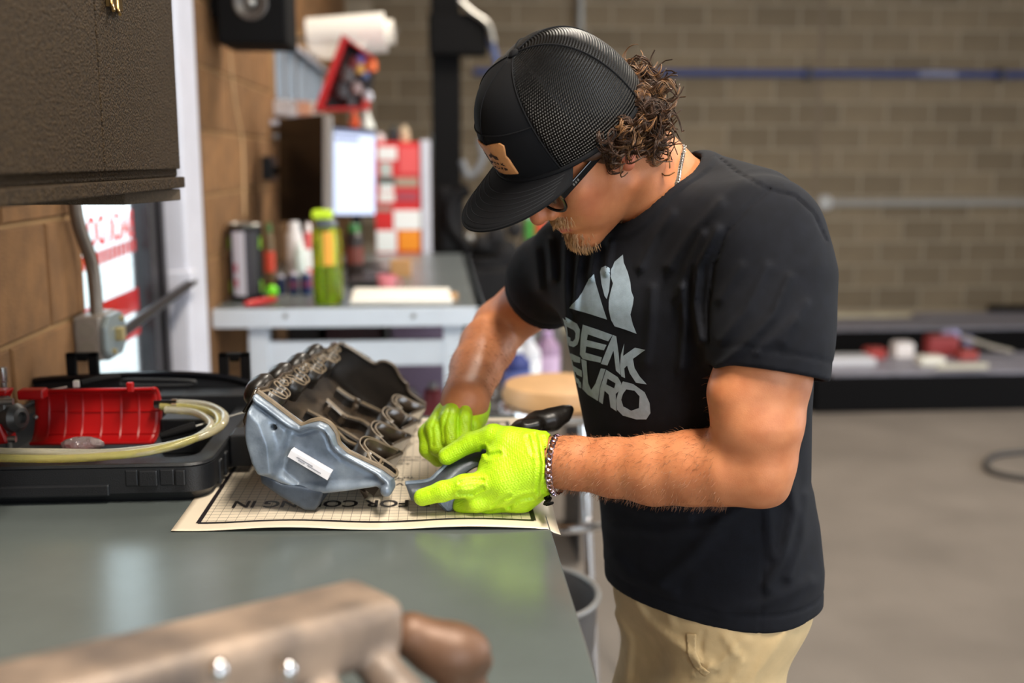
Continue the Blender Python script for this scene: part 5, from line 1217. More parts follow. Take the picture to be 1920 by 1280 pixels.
PRINT = [Z3([(360, 268), (385, 350), (415, 450), (445, 540), (330, 503), (215, 470), (250, 435), (300, 370), (335, 300)]),
    Z3([(403, 255), (412, 230), (435, 220), (456, 235), (463, 300), (457, 370), (443, 418), (430, 400), (412, 330)]),
    Z3([(540, 152), (545, 200), (570, 260), (585, 320), (590, 370), (605, 410), (600, 450), (585, 510), (600, 570), (622, 625), (555, 600), (490, 580), (468, 540), (455, 480), (455, 430), (465, 380), (480, 325), (465, 280), (468, 240), (490, 195)]),
    Z3([(195, 525), (265, 565), (283, 600), (280, 650), (268, 690), (245, 705), (215, 695), (211, 662), (240, 672), (254, 655), (257, 622), (248, 604), (202, 580)]),
    Z3([(300, 570), (390, 600), (478, 632), (452, 670), (330, 628), (324, 662), (442, 692), (426, 724), (320, 700), (316, 738), (414, 766), (406, 798), (300, 776), (283, 750), (288, 640)]),
    Z3([(408, 805), (455, 690), (480, 632), (500, 640), (514, 740), (526, 872), (498, 845), (484, 725), (447, 815)]),
    Z3([(548, 682), (541, 758), (612, 708), (675, 722), (600, 775), (610, 830), (640, 880), (683, 928), (618, 918), (580, 860), (565, 815), (548, 832), (553, 890), (530, 880), (522, 820), (528, 750)]),
    Z3([(228, 742), (285, 768), (283, 800), (244, 792)]), Z3([(252, 822), (293, 845), (295, 885), (262, 868)]), Z3([(268, 902), (288, 915), (292, 952), (276, 945)]),
    Z3([(290, 775), (322, 788), (326, 860), (332, 920), (350, 962), (375, 925), (408, 832), (436, 836), (402, 945), (391, 1028), (330, 990), (297, 955), (303, 880)]),
    [Z3([(440, 840), (510, 885), (530, 920), (524, 960), (497, 985), (502, 1090), (466, 1065), (456, 990), (430, 966), (419, 1046), (396, 1030), (404, 950)]), Z3([(448, 893), (440, 928), (488, 952), (496, 922)])],
    [Z3([(540, 910), (600, 925), (670, 975), (700, 1040), (705, 1100), (680, 1138), (620, 1138), (540, 1115), (505, 1080), (500, 1020), (520, 950)]), Z3([(560, 958), (540, 985), (530, 1020), (542, 1060), (590, 1086), (636, 1070), (640, 1000), (610, 966)])]]
m_print = M('faded_grey_print', (150, 168, 182), .8, var=.12, vscale=90, bump=.3, bscale=1400)
decal(TS, PRINT, 'chest_print', m_print, shirt, .0009, 5.)
def wrap_bar(A, B, u0, u1, v0, v1, name):
    # print continuing round the chest: A top and B bottom of the letter edge, u metres towards the body's right, v 0..1 down
    Rv = -LEFTV; Nv = nrm(FACE+Rv*.9); V = []; nn_ = 6
    for i in range(nn_+1):
        for j in range(nn_+1):
            v = v0+(v1-v0)*j/nn_; u = u0+(u1-u0)*i/nn_; p = A*(1-v)+B*v+Rv*u; h = TS.ray_cast(Vector(p+Nv*.25), Vector(-Nv)); V.append(np.array(h[0])+Nv*.001 if h[0] is not None else p)
    link_mesh(name, V, [(i*(nn_+1)+j, (i+1)*(nn_+1)+j, (i+1)*(nn_+1)+j+1, i*(nn_+1)+j+1) for i in range(nn_) for j in range(nn_)], m_print, shirt, True)
ca_, cb_ = cast(TS, 1066, 600), cast(TS, 1071, 646); ce_, cf_ = cast(TS, 1076, 666), cast(TS, 1090, 722)
if ca_ is not None and cb_ is not None:
    wrap_bar(ca_, cb_, .001, .022, 0, .28, 'chest_print'); wrap_bar(ca_, cb_, .001, .022, .72, 1., 'chest_print'); wrap_bar(ca_, cb_, .022, .034, 0, 1.6, 'chest_print')
if ce_ is not None and cf_ is not None:
    for v in (0, .4, .8): wrap_bar(ce_, cf_, .001, .020, v, v+.2, 'chest_print')
    wrap_bar(ce_, cf_, .020, .032, 0, 1., 'chest_print')

# ---- trousers, shoes
HIPL, HIPR = PY(1374, 1160, 1.42), PY(1272, 1150, 1.53)
def leg_pts(h, dx, dy): return [(h+[0, 0, .0], .082), ([h[0]+dx*.3, h[1]+dy*.3, h[2]-.16], .090), ([h[0]+dx*.6, h[1]+dy*.6, h[2]-.45], .078), ([h[0]+dx, h[1]+dy, .08], .066)]
LGL, LGR = leg_pts(HIPL, -.06, -.02), leg_pts(HIPR, -.02, .03)
PF = [([(1170, 1085), (1210, 1160), (1260, 1200), (1330, 1250)], .005, 9), ([(1150, 1150), (1180, 1200), (1175, 1270)], .005, 9), ([(1360, 1195), (1390, 1240), (1370, 1290)], .004, 8), ([(1480, 1170), (1440, 1230), (1400, 1290)], .004, 9), ([(1395, 1200), (1345, 1250), (1300, 1262)], .004, 7), ([(1240, 1110), (1260, 1170)], .003, 9)]
def f_pants(p):
    d = smax(f_torso(p, -.014), p[:, 2]-(ZHEM+.10), .01); d = np.where(p[:, 2] < HIPL[2]-.1, 1., d) if False else smax(d, HIPL[2]-.03-p[:, 2], .05)
    d = smin(d, cch([*[p]][0], LGL, .03), .05); d = smin(d, cch(p, LGR, .03), .05); d = smax(d, p[:, 2]-(ZHEM+.09), .01)
    px = proj(p)
    for ln, h, w in PF: d = d-h*np.exp(-(pl_dist(px, ln)/w)**2)
    d = d+.003*np.exp(-(pl_dist(px, [(1318, 1185), (1312, 1220), (1322, 1248), (1345, 1262)])/2.5)**2)+.003*np.exp(-(pl_dist(px, [(1392, 1205), (1376, 1280)])/2.2)**2)
    return smax(d, .06-p[:, 2], .004)
m_khaki = M('khaki_cotton', (198, 172, 128), .8, var=.07, vscale=40, bump=.3, bscale=1100, bdist=.0008)
pants, KV, KF = sdf_obj('trousers', f_pants, np.array([PY(1150, 1200, 1.5)[0]-.1, 1.22, .03]), np.array([PY(1540, 1200, 1.45)[0]+.1, 1.75, ZHEM+.12]), .0065, m_khaki, man_root, 'khaki trousers')
TP = bvh(KV, KF)
decal(TP, [[(1288, 1186), (1306, 1188), (1306, 1222), (1316, 1248), (1330, 1258), (1322, 1266), (1302, 1250), (1290, 1225)]], 'fly_placket', M('khaki_cotton', (198, 172, 128)), pants, .0016, 6., thick=.0012)
for h, s in ((LGL[-1][0], 1), (LGR[-1][0], -1)):
    h = np.array(h)
    def f_shoe(p, h=h):
        a = np.array([h[0]+.02, h[1]+.01, .05]); b = a+FACE*.19
        d = smin(capsule(p, a, b-[0, 0, .012], .045, .036), capsule(p, a+[0, 0, .0], h+[0, 0, .02], .045, .05), .03)
        return smax(d, .002-p[:, 2], .004)
    sdf_obj('shoe', f_shoe, h-[.32, .32, .09], h+[.16, .16, .12], .007, m_blackm, man_root)

# ---- gloves
m_glove = M('lime_nitrile', (188, 232, 28), .42, var=.10, vscale=40, bump=.6, bscale=520, bdist=.0012, sss=.08)
def glove_bump(m):
    nt = m.node_tree; N = nt.nodes; L = nt.links; b = N['Principled BSDF']; tc = N.new('ShaderNodeTexCoord')
    bp0 = b.inputs['Normal'].links[0].from_node
    mp = N.new('ShaderNodeMapping'); mp.inputs['Rotation'].default_value = (.4, .3, .78); L.new(tc.outputs['Object'], mp.inputs['Vector'])
    w = N.new('ShaderNodeTexVoronoi'); w.inputs['Scale'].default_value = 330; w.inputs['Randomness'].default_value = .15; L.new(mp.outputs['Vector'], w.inputs['Vector'])
    bp = N.new('ShaderNodeBump'); bp.inputs['Strength'].default_value = .55; bp.inputs['Distance'].default_value = .0012; L.new(w.outputs['Distance'], bp.inputs['Height']); L.new(bp0.outputs['Normal'], bp.inputs['Normal']); L.new(bp.outputs['Normal'], b.inputs['Normal'])
glove_bump(m_glove)
def P3(L): return [(PY(x, y, Y), r) for x, y, Y, r in L]
THUMB = P3([(985, 836, 1.405, .022), (925, 818, 1.425, .0165), (880, 830, 1.437, .0135), (838, 855, 1.44, .0125)])
INDEX = P3([(925, 902, 1.385, .0165), (870, 910, 1.382, .0145), (830, 921, 1.388, .0133), (792, 932, 1.395, .0118)])
MIDDLE = P3([(950, 925, 1.385, .0165), (895, 940, 1.388, .014), (868, 948, 1.41, .0125), (872, 940, 1.44, .0115)])
RING = P3([(965, 935, 1.40, .0155), (915, 950, 1.405, .0135), (888, 952, 1.43, .012), (895, 945, 1.455, .011)])
PINKY = P3([(985, 938, 1.415, .015), (945, 953, 1.425, .0125), (922, 953, 1.45, .0112), (925, 945, 1.47, .0105)])
HWR = [(990, 865, 1.40)]
CREASE_L = [([(1003, 815), (1012, 870), (1008, 925)], .0018, 3.5), ([(1018, 820), (1024, 870), (1018, 920)], .0015, 3.), ([(905, 840), (915, 855), (935, 850)], .002, 4), ([(860, 925), (885, 925), (905, 915)], .002, 3.5), ([(905, 900), (880, 900), (862, 905)], .0018, 3), ([(955, 950), (975, 935), (1000, 930)], .002, 4), ([(925, 950), (940, 935), (955, 930)], .0016, 3.5), ([(990, 820), (1000, 850)], .0014, 4)]
def f_gl(p):
    d = ellip(p, PY(962, 882, 1.402), (.047, .030, .046))
    d = smin(d, capsule(p, PY(1012, 868, 1.395), PY(945, 900, 1.39), .034, .030), .02)
    d = smin(d, capsule(p, PY(1010, 850, 1.40), PY(955, 830, 1.41), .028, .021), .018)
    d = smin(d, capsule(p, PY(1000, 905, 1.40), PY(975, 935, 1.405), .026, .021), .018)
    for fg in (THUMB, INDEX, MIDDLE, RING, PINKY): d = smin(d, cch(p, fg, .006), .008)
    cuff = capsule(p, PY(1030, 866, 1.392), PY(1000, 868, 1.395), .0395, .036); ca = nrm(PY(1030, 866, 1.392)-PY(1000, 868, 1.395))
    cuff = smax(cuff, (p-PY(1023, 866, 1.392))@ca, .002); d = smin(d, cuff, .012)
    px = proj(p)
    for ln, h, w in CREASE_L: d = d+h*np.exp(-(pl_dist(px, ln)/w)**2)-h*.7*np.exp(-((pl_dist(px, ln)-2*w)/w)**2)
    d = smax(d, -np.maximum(cch(p, [(a, r+.0015) for a, r in FORE_L[-3:]]), -(p-PY(1008, 866, 1.392))@ca), .002)
    return smax(d, BT+.0045-p[:, 2], .003)*.9
sdf_obj('glove', f_gl, PY(770, 990, 1.35)-[0, .05, .03], PY(1045, 780, 1.50)+[.02, .04, .02], .0021, m_glove, man_root, 'lime green glove holding the small cover')
RF = [P3([(822, 790, 1.555, .0145), (802, 812, 1.53, .0138), (803, 842, 1.515, .0128), (822, 860, 1.512, .0118)]),
      P3([(832, 776, 1.55, .015), (815, 800, 1.515, .014), (822, 838, 1.50, .0128), (842, 852, 1.50, .0118)]),
      P3([(850, 768, 1.545, .015), (842, 786, 1.505, .014), (846, 826, 1.49, .0128), (862, 840, 1.497, .0115)]),
      P3([(872, 768, 1.545, .014), (870, 786, 1.51, .013), (872, 820, 1.497, .0118), (882, 832, 1.51, .0108)]),
      P3([(893, 780, 1.56, .017), (885, 800, 1.53, .0145), (868, 840, 1.515, .0125)])]
CREASE_R = [([(842, 768), (832, 800), (834, 835)], .0022, 3.), ([(862, 762), (858, 790), (858, 825)], .0025, 3.), ([(822, 775), (810, 800), (812, 835)], .002, 3), ([(884, 755), (886, 780), (884, 805)], .002, 3.), ([(840, 752), (860, 748), (885, 756)], .0014, 3)]
def f_gr(p):
    d = ellip(p, PY(858, 795, 1.56), (.038, .028, .034)); d = smin(d, capsule(p, PY(878, 760, 1.575), PY(855, 785, 1.56), .034, .031), .02)
    for fg in RF: d = smin(d, cch(p, fg, .004), .0045)
    px = proj(p)
    for ln, h, w in CREASE_R: d = d+h*np.exp(-(pl_dist(px, ln)/w)**2)
    ca = nrm(FORE_R[2][0]-WRR); c0 = PY(876, 752, 1.572)
    d = smax(d, (p-c0)@ca-.016, .004)
    d = smax(d, -np.maximum(cch(p, [(a, r-.001) for a, r in FORE_R[2:4]]), -(p-c0)@ca-.004), .002)
    return smax(d, BT+.0045-p[:, 2], .003)*.9
sdf_obj('glove', f_gr, PY(775, 890, 1.48)-[0, .05, .01], PY(920, 725, 1.62)+[.02, .02, .02], .0021, m_glove, man_root, 'lime green glove closed into a loose fist')

# ---- small cover held in the hand
m_pw = M('grey_cover_face', (92, 98, 106), .38, metal=.4, var=.25, vscale=40, bump=.15, bscale=300)
hc = thing('engine_cover_piece', PY(830, 930, 1.42), 'small grey and black curved cover held in the lime gloves', 'engine part')
lipP = crom([PY(*q) for q in ((760, 906, 1.425), (803, 901, 1.43), (824, 884, 1.438), (852, 857, 1.45), (880, 842, 1.46), (908, 842, 1.462), (930, 855, 1.46))], 6)
lowP = crom([PY(*q) for q in ((771, 938, 1.412), (812, 940, 1.412), (838, 925, 1.415), (862, 898, 1.425), (885, 878, 1.43), (908, 872, 1.435), (930, 880, 1.44))], 6)
bckP = lipP+np.array([.012, .035, -.012])
n = len(lipP)
def sheet2(A, B, name, mat, th):
    o = MB().add(np.vstack([A, B]), [(i, i+1, n+i+1, n+i) for i in range(n-1)]).build(name, mat, hc, smooth=True, fix=False); md = o.modifiers.new('s', 'SOLIDIFY'); md.thickness = th; md.offset = 0; return o
sheet2(lipP, lowP, 'cover_wall', m_pw, .004); sheet2(lipP, bckP, 'inner_face', m_manb, .003)
MB().tube(lipP, .0036, 8).build('cover_lip', m_cast, hc, smooth=True)
MB().prism([PY(*q) for q in ((806, 930, 1.412), (834, 960, 1.408), (846, 960, 1.408), (880, 925, 1.415), (860, 905, 1.42))], (0, .035, .004)).build('cover_foot', m_pw, hc, bevel=.003)
ARMP = [(PY(930, 830, 1.47), .010), (PY(975, 800, 1.50), .009), (PY(1008, 792, 1.51), .016), (PY(1036, 786, 1.515), .016), (PY(1056, 776, 1.52), .012), (PY(1068, 767, 1.52), .006)]
def f_arm2(p):
    q = p.copy(); d = cch(p, ARMP, .008); d = smin(d, capsule(p, PY(985, 800, 1.49), PY(1005, 796, 1.49), .012, .010), .006)
    return smax(d, -capsule(p, PY(990, 783, 1.48), PY(1040, 772, 1.48), .008), .003)
sdf_obj('cover_arm', f_arm2, PY(920, 840, 1.44)-[0, .03, .03], PY(1080, 750, 1.58)+[.01, .03, .01], .0025, M('black_nylon', (30, 26, 23)), hc)

# ---- cap
m_capf = M('black_cap_fabric', (9, 10, 14), .85, bump=.3, bscale=1600, bdist=.0006, spec=.25)
m_capm = bpy.data.materials.new('black_cap_mesh'); m_capm.use_nodes = True
def mesh_nodes(m):
    nt = m.node_tree; N = nt.nodes; L = nt.links; b = N['Principled BSDF']; b.inputs['Base Color'].default_value = lin((12, 11, 11)); b.inputs['Roughness'].default_value = .4; b.inputs['Specular IOR Level'].default_value = .3
    uvn = N.new('ShaderNodeUVMap'); sp = N.new('ShaderNodeSeparateXYZ'); L.new(uvn.outputs['UV'], sp.inputs[0])
    def mth(op, a, c=None):
        n = N.new('ShaderNodeMath'); n.operation = op
        for i, q in enumerate((a, c)):
            if q is None: continue
            if isinstance(q, (int, float)): n.inputs[i].default_value = q
            else: L.new(q, n.inputs[i])
        return n.outputs[0]
    su = mth('SINE', mth('MULTIPLY', sp.outputs['X'], 2*math.pi/.0030)); sv = mth('SINE', mth('MULTIPLY', sp.outputs['Y'], 2*math.pi/.0034))
    h = mth('ADD', mth('MULTIPLY', su, .5), mth('MULTIPLY', sv, 1.))
    bp = N.new('ShaderNodeBump'); bp.inputs['Strength'].default_value = .9; bp.inputs['Distance'].default_value = .0012; L.new(h, bp.inputs['Height']); L.new(bp.outputs['Normal'], b.inputs['Normal'])
    rr = N.new('ShaderNodeMapRange'); rr.inputs['From Min'].default_value = -1.5; rr.inputs['From Max'].default_value = 1.5; rr.inputs['To Min'].default_value = .0; rr.inputs['To Max'].default_value = 1.; L.new(h, rr.inputs['Value'])
    mx = N.new('ShaderNodeMix'); mx.data_type = 'RGBA'; mx.inputs['A'].default_value = lin((3, 3, 3)); mx.inputs['B'].default_value = lin((12, 11, 11)); L.new(rr.outputs['Result'], mx.inputs['Factor']); L.new(mx.outputs['Result'], b.inputs['Base Color'])
mesh_nodes(m_capm)
def zrim(ph): return .030+.016*math.cos(ph)-.006*(1-math.cos(2*ph))/2
CTOP = np.array([.004, 0, .156])
def crown(ph, v, g=0.):
    t = v*math.pi/2; c = math.cos(ph); s = math.sin(ph)
    rx = .112 if c > 0 else .108; ry = .0875
    ex = .62 if c > .2 else .74
    cc_ = max(math.cos(t), 0)**(ex+.12*(1-abs(c))); ss = math.sin(t)**1.05
    z0 = zrim(ph); bulge = 1+.03*math.sin(v*math.pi)
    return H((rx+g)*c*cc_*bulge+CTOP[0]*v, (ry+g)*s*cc_*bulge, z0+(CTOP[2]+g-z0)*ss)
def crown_patch(ph0, ph1, nph, nv, name, mat, parent, g=0.):
    V, Fc, UV = [], [], []
    for i in range(nph+1):
        ph = ph0+(ph1-ph0)*i/nph
        for j in range(nv+1):
            v = .995*j/nv; V.append(crown(ph, v, g)); UV.append((ph*.1*math.cos(v*1.3), v*.16))
    for i in range(nph):
        for j in range(nv): a = i*(nv+1)+j; Fc.append((a, a+nv+1, a+nv+2, a+1))
    o = link_mesh(name, V, Fc, mat, parent, True); uvl = o.data.uv_layers.new(name='UVMap')
    for lp in o.data.loops: uvl.data[lp.index].uv = UV[lp.vertex_index]
    return o, V, Fc
cap = thing('cap', H(0, 0, .05), None, None); cap.parent = man_root; cap.location = Vector(H(0, 0, .05)-worldloc(man_root)); cap['label'] = 'black trucker cap with mesh back and tan leather patch'
PF0 = rad(52)
crf, CV1, CF1 = crown_patch(-PF0, PF0, 44, 30, 'crown_front', m_capf, cap)
crm, CV2, CF2 = crown_patch(PF0, 2*math.pi-PF0, 72, 30, 'crown_mesh', m_capm, cap)
for o in (crf, crm): md = o.modifiers.new('s', 'SOLIDIFY'); md.thickness = .0025; md.offset = -1
MB().lathe([(.007, -.001), (.0068, .002), (.004, .0042), (.001, .0048)], H(*CTOP), axis=HR[:, 2], n=16).build('button', m_capf, cap, smooth=True)
for ph in (PF0, -PF0, rad(128), rad(180), rad(-128), 0.):
    MB().tube([crown(ph, v, .0004) for v in np.linspace(0, .98, 26)], .0011, 6).build('seam', m_capf, cap, smooth=True)
def front_seam():
    pts = [crown(ph, .40+.03*math.cos(ph*2), .0004) for ph in np.linspace(-PF0, PF0, 30)]; MB().tube(pts, .0011, 6).build('seam', m_capf, cap, smooth=True)
front_seam()
MB().tube([crown(ph, .0, .0) for ph in np.linspace(0, 2*math.pi, 90)[:-1]], .0034, 8, closed=True).build('sweat_band', m_capf, cap, smooth=True)
# brim
def brim_pt(ph, w, top=0.):
    base = crown(ph, 0.); k = math.cos(ph*.5*math.pi/rad(62)); L_ = .080*max(k, 0)**.55
    out = np.array([1.0, .30*math.sin(ph), 0]); out /= np.linalg.norm(out)
    loc = toH(base[None])[0]; e = loc+out*(L_*w)+np.array([0, 0, -.002-.10*(L_*w)-1.9*(loc[1]**2)*w+top])
    return H(*e)
PB = rad(60); nb_, nw_ = 48, 14
V = [brim_pt(-PB+2*PB*i/nb_, j/nw_) for i in range(nb_+1) for j in range(nw_+1)]
br = link_mesh('brim', V, [(i*(nw_+1)+j, i*(nw_+1)+j+1, (i+1)*(nw_+1)+j+1, (i+1)*(nw_+1)+j) for i in range(nb_) for j in range(nw_)], m_capf, cap, True)
md = br.modifiers.new('s', 'SOLIDIFY'); md.thickness = .0035; md.offset = 0
MB().tube([brim_pt(ph, 1.) for ph in np.linspace(-PB, PB, 70)], .0022, 6).build('brim_edge', m_capf, cap, smooth=True)
m_st = M('dark_stitch', (22, 23, 28), .8)
for w in (.28, .4, .52, .64, .76, .88): MB().tube([brim_pt(ph, w, .0020) for ph in np.linspace(-PB*.93, PB*.93, 60)], .0005, 4).build('stitch_row', m_st, cap, smooth=True)
TC = bvh(CV1, CF1)
Z6 = lambda L: [(860+x/5.565, 220+y/5.565) for x, y in L]
m_lea = M('tan_leather', (204, 142, 88), .5, var=.12, vscale=60, bump=.2, bscale=500)
decal(TC, [Z6([(197, 212), (245, 262), (290, 290), (350, 275), (400, 266), (435, 262), (480, 290), (492, 340), (500, 395), (535, 430), (580, 500), (630, 575), (560, 580), (490, 578), (440, 560), (380, 500), (310, 380), (250, 300)])], 'leather_patch', m_lea, cap, .0016, 5., thick=.0018)
m_burn = M('burnt_mark', (58, 30, 18), .7)
decal(TC, [Z6(q) for q in ([(352, 346), (362, 372), (375, 398), (352, 408), (338, 385), (336, 372), (350, 372)], [(362, 368), (385, 385), (415, 395), (436, 432), (400, 425), (378, 402)], [(350, 432), (366, 436), (380, 450), (374, 462), (362, 458), (372, 476), (360, 470)], [(384, 446), (408, 452), (404, 458), (392, 456), (400, 466), (416, 470), (398, 474)], [(412, 470), (418, 452), (440, 470), (428, 478), (422, 466)], [(450, 452), (460, 468), (480, 456), (472, 472), (505, 492), (480, 490), (462, 480), (456, 484)], [(388, 488), (410, 490), (406, 498), (418, 510), (400, 506)], [(420, 492), (430, 512), (442, 510), (440, 494), (452, 516), (438, 522), (424, 516)], [(456, 500), (480, 506), (476, 520), (488, 536), (470, 522), (464, 528)], [(488, 504), (520, 518), (528, 534), (500, 536), (490, 522)])], 'patch_logo', m_burn, cap, .0032, 4.)

# ---- glasses
m_fr = M('black_acetate', (10, 10, 11), .25, coat=.4); m_lens = M('brown_lens', (38, 24, 20), .06, spec=.6, coat=.5)
gl = thing('glasses', H(.09, 0, 0), None, None); gl.parent = man_root; gl.location = Vector(H(.09, 0, 0)-worldloc(man_root)); gl['label'] = 'black framed sunglasses with brown lenses'
def lens_outline(s, k=1.):
    out = []
    for (y, z) in ((-.024, .017), (-.012, .020), (.010, .020), (.024, .018), (.028, .010), (.025, -.008), (.016, -.020), (.0, -.023), (-.014, -.019), (-.022, -.006)):
        yy = .0335+y*k; out.append((.099-.010*(yy/.06)**2, s*yy, -.001+z*k))
    return crom([H(*q) for q in out], 4, closed=True)
for s in (1, -1):
    ol = lens_outline(s); MB().tube(ol, .0024, 8, closed=True).build('rim', m_fr, gl, smooth=True)
    c_ = ol.mean(0)+HR[:, 0]*.002; nn_ = len(ol)
    MB().add(np.vstack([ol, (ol+c_)/2+HR[:, 0]*.0015, c_[None]]), [(i, (i+1) % nn_, nn_+(i+1) % nn_, nn_+i) for i in range(nn_)]+[(nn_+i, nn_+(i+1) % nn_, 2*nn_) for i in range(nn_)]).build('lens', m_lens, gl, smooth=True)
    MB().obox(H(.045, s*.0725, .011), HR[:, 0]*.047, HR[:, 1]*.0016+HR[:, 0]*s*0, HR[:, 2]*.0048).build('temple_arm', m_fr, gl, bevel=.001)
    MB().obox(H(.088, s*.066, .012), HR[:, 0]*.004, HR[:, 1]*.007, HR[:, 2]*.005).build('hinge', m_fr, gl, bevel=.001)
MB().tube(crom([H(.098, .010, .008), H(.103, 0, .011), H(.098, -.010, .008)], 4), .0024, 8).build('bridge', m_fr, gl, smooth=True)
for k in range(3): MB().obox(H(.070-.004*k, .0743, .011), HR[:, 0]*.0012, HR[:, 1]*.0002, HR[:, 2]*.0016).build('logo_mark', m_steel, gl)

# ---- hair
m_hair = M('dark_brown_hair', (62, 40, 25), .45, var=.45, vscale=45, spec=.35)
m_hair2 = M('brown_hair_light', (124, 88, 54), .4, var=.3, vscale=45)
def f_hair(p):
    q = toH(p); s = q.copy(); s[:, 1] = np.abs(q[:, 1])
    d = ellip(s, (-.036, 0, .012), (.070, .080, .072)); d = smin(d, ellip(s, (-.070, 0, -.020), (.040, .056, .042)), .02)
    d = smin(d, ellip(s, (.012, .068, .022), (.026, .012, .024)), .01)
    d = smin(d, ellip(s, (.010, .066, -.004), (.011, .006, .018)), .008)
    d = smax(d, q[:, 2]-.030, .01); d = smax(d, -ellip(s, (.0, .08, -.026), (.016, .02, .018)), .006)
    return d+.003*np.sin(q[:, 1]*190+q[:, 2]*90)*np.sin(q[:, 2]*230)
hair, HV, HF = sdf_obj('hair', f_hair, HT-.17, HT+.17, .0035, m_hair, man_root, 'curly brown hair below the cap')
def strands(name, n, mats, seed):
    rng = np.random.default_rng(seed); mbs = [MB(), MB()]
    for k in range(n):
        ph = rad(rng.uniform(72, 300)); z = rng.uniform(-.050, .034); side = math.sin(ph); back = -math.cos(ph)
        if back < .25 and z < -.005: z = rng.uniform(0, .034)
        rr = 1.0-.42*max(0, (-z)/.08)
        root = np.array([math.cos(ph)*.092*rr-.010, math.sin(ph)*.079*rr, z])
        outw = np.array([math.cos(ph), math.sin(ph), 0.])
        Ln = rng.uniform(.030, .058)*(1.0 if back > .3 else .72)
        dirv = nrm(outw*rng.uniform(.25, .7)+np.array([-.25, 0, -.85])+rng.normal(0, .25, 3))
        a = nrm(np.cross(dirv, outw+rng.normal(0, .5, 3))); b = np.cross(dirv, a); amp = rng.uniform(.006, .013); turns = rng.uniform(1.1, 2.0)*(1 if rng.random() < .5 else -1); p0 = rng.uniform(0, 6.28)
        tt = np.linspace(0, 1, 16)
        C_ = root+np.outer(tt*Ln, dirv)+np.outer(tt**2, outw*rng.uniform(-.012, .012))+(np.outer(np.cos(p0+tt*turns*6.28)-math.cos(p0), a)+np.outer(np.sin(p0+tt*turns*6.28)-math.sin(p0), b))*amp*(.35+.65*tt)[:, None]
        if np.linalg.norm(C_-np.array([.0, .083, -.030]), axis=1).min() < .0105: continue
        spread = rng.normal(0, .0024, (11, 3))
        lt = 1 if rng.random() < .3 else 0
        for j in range(11):
            Wd_ = HT+(C_+spread[j]*np.sin(np.pi*np.clip(tt*1.1+.12, 0, 1))[:, None]+rng.normal(0, .0004, 3))@HR.T
            mbs[lt if rng.random() < .8 else 0].tube(Wd_, np.linspace(.00062, .00025, 16)*rng.uniform(.7, 1.3), 3, caps=False)
    for m_, mt in zip(mbs, mats): o = m_.build(name, mt, hair, smooth=False, fix=False); o['kind'] = 'stuff'; o.data.polygons.foreach_set('use_smooth', [True]*len(o.data.polygons))
strands('hair_locks', 440, (m_hair, m_hair2), 5)
# side hair in front of the ear, moustache and goatee
def stubble(name, mat, n, fy, fz, length, dirl, seed, r=.00042):
    rng = np.random.default_rng(seed); mb = MB(); cnt = 0
    for k in range(n):
        y, z = fy(rng), fz(rng)
        o_ = H(.16, y*1.0, z); h = TB.ray_cast(Vector(o_), Vector(-HR[:, 0]))
        if h[0] is None: continue
        p = np.array(h[0]); nn = np.array(h[1]); nn = nn if nn@HR[:, 0] > 0 else -nn
        d = nrm(nn*.55+HR@np.array(dirl)+rng.normal(0, .22, 3)); L_ = length*rng.uniform(.6, 1.3)
        mid = p+d*L_*.5; end = p+nrm(d+HR@np.array([0, 0, -.5]))*L_
        mb.tube([p, mid, end], [r, r, r*.4], 3, caps=False)
    o = mb.build(name, mat, man_root, fix=False); o['kind'] = 'stuff'; return o
m_beard = M('sandy_beard', (172, 128, 82), .5, var=.3, vscale=80)
stubble('moustache', m_beard, 420, lambda r: np.clip(r.normal(0, .014), -.034, .034), lambda r: r.uniform(-.060, -.046), .0075, (.15, 0, -.8), 3)
stubble('goatee', m_beard, 430, lambda r: r.normal(0, .012), lambda r: r.uniform(-.122, -.083), .009, (.4, 0, -.5), 4)
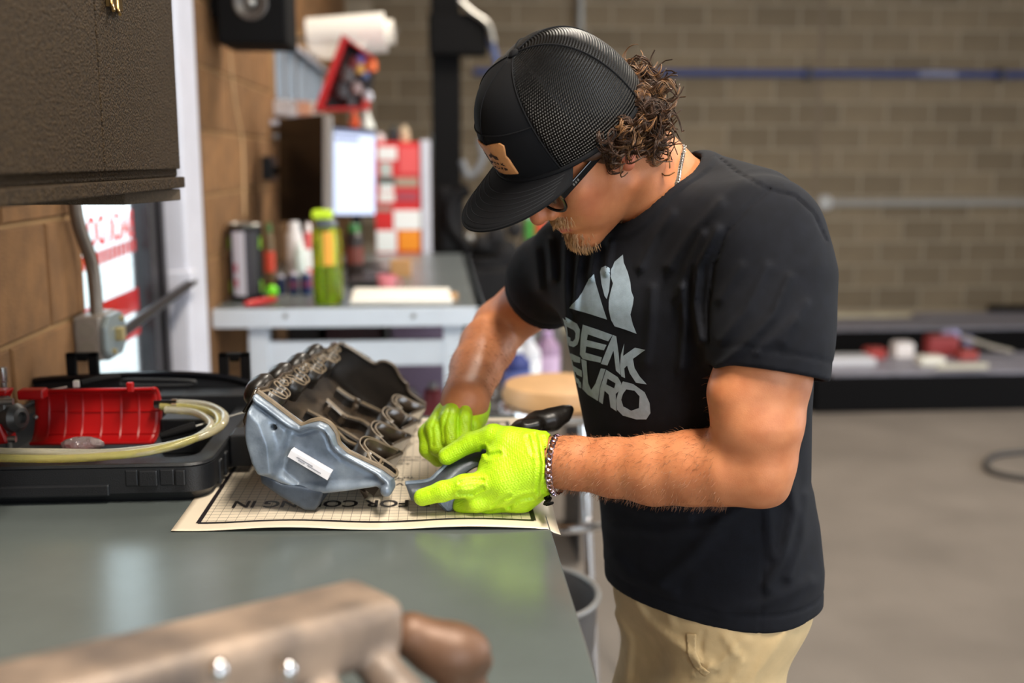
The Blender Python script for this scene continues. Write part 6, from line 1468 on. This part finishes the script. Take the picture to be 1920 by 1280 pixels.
# ---- arm hair
def arm_hair(n, seed):
    rng = np.random.default_rng(seed); mb = MB(); cnt = 0
    for (segs, m) in ((FORE_L[1:7], n), (FORE_R[1:4], n//3)):
        for k in range(m):
            i = rng.integers(0, len(segs)-1); t = rng.random(); c_ = segs[i][0]*(1-t)+segs[i+1][0]*t; ax_ = nrm(segs[i+1][0]-segs[i][0])
            a, b, _ = frame(ax_); th = rng.uniform(0, 6.283); d = math.cos(th)*a+math.sin(th)*b
            h = TB.ray_cast(Vector(c_+d*.12), Vector(-d))
            if h[0] is None: continue
            p = np.array(h[0]); g = nrm(d*.35+ax_*.5+np.array([0, 0, -.5])+rng.normal(0, .3, 3)); L_ = rng.uniform(.004, .010)
            mb.tube([p, p+g*L_*.5+d*.0012, p+g*L_+d*.0006], [.00016, .00014, .00006], 3, caps=False)
    o = mb.build('arm_hair', M('arm_hair_brown', (122, 78, 44), .5), man_root, fix=False); o['kind'] = 'stuff'
arm_hair(2600, 9)
# ---- necklace and bracelet
npts = [cast(TB, x, y, .0016) for x, y in ((1272, 252), (1279, 263), (1281, 275), (1279, 290), (1276, 305), (1273, 320), (1271, 334), (1266, 350))]
npts = crom([q for q in npts if q is not None], 6)
nk = MB()
for i in range(0, len(npts)-1):
    d = npts[i+1]-npts[i]; s_ = nrm(npts[i]-NECK1); nk.torus(npts[i], np.cross(nrm(d), s_) if i % 2 else s_, .0023, .0010, 10, 5, 1.25, nrm(d))
nk.build('necklace', M('silver', (214, 210, 204), .2, metal=1.), man_root, smooth=True)
bc = PY(1046, 866, 1.389); bax = nrm(FORE_L[5][0]-FORE_L[6][0]); a_, b_, _ = frame(bax)
m_steelb = M('blued_steel', (120, 130, 168), .2, metal=1., var=.3, vscale=120, col2=(220, 180, 170))
bl = thing('bracelet', bc, None, None); bl.parent = man_root; bl.location = Vector(bc-worldloc(man_root)); bl['label'] = 'blued steel curb chain bracelet'
for ring, (nlk, rr, off, ofs) in enumerate(((34, .0395, 0., 0.), (12, .040, -.008, 1.))):
    for k in range(nlk):
        th = 2*math.pi*k/34 if ring == 0 else None
        if ring == 0: d = math.cos(th)*a_+math.sin(th)*b_; p = bc+d*rr+np.array([0, 0, -.004]); tg = -math.sin(th)*a_+math.cos(th)*b_
        else:
            s = (k-5.5)/5.5; p = PY(1027+3*math.sin(k), 936, 1.365)+np.array([0.0, s*.022, -.004+.006*s*s]); tg = nrm([0, 1, .3*s]); d = np.array([0, 0, -1.])
        MB().torus(p, nrm(d+.55*bax*(1 if k % 2 else .6)), .0036, .0014, 12, 6, 1.35, nrm(tg+.25*bax)).build('chain_link', m_steelb if ring == 0 else m_blackm, bl, smooth=True)
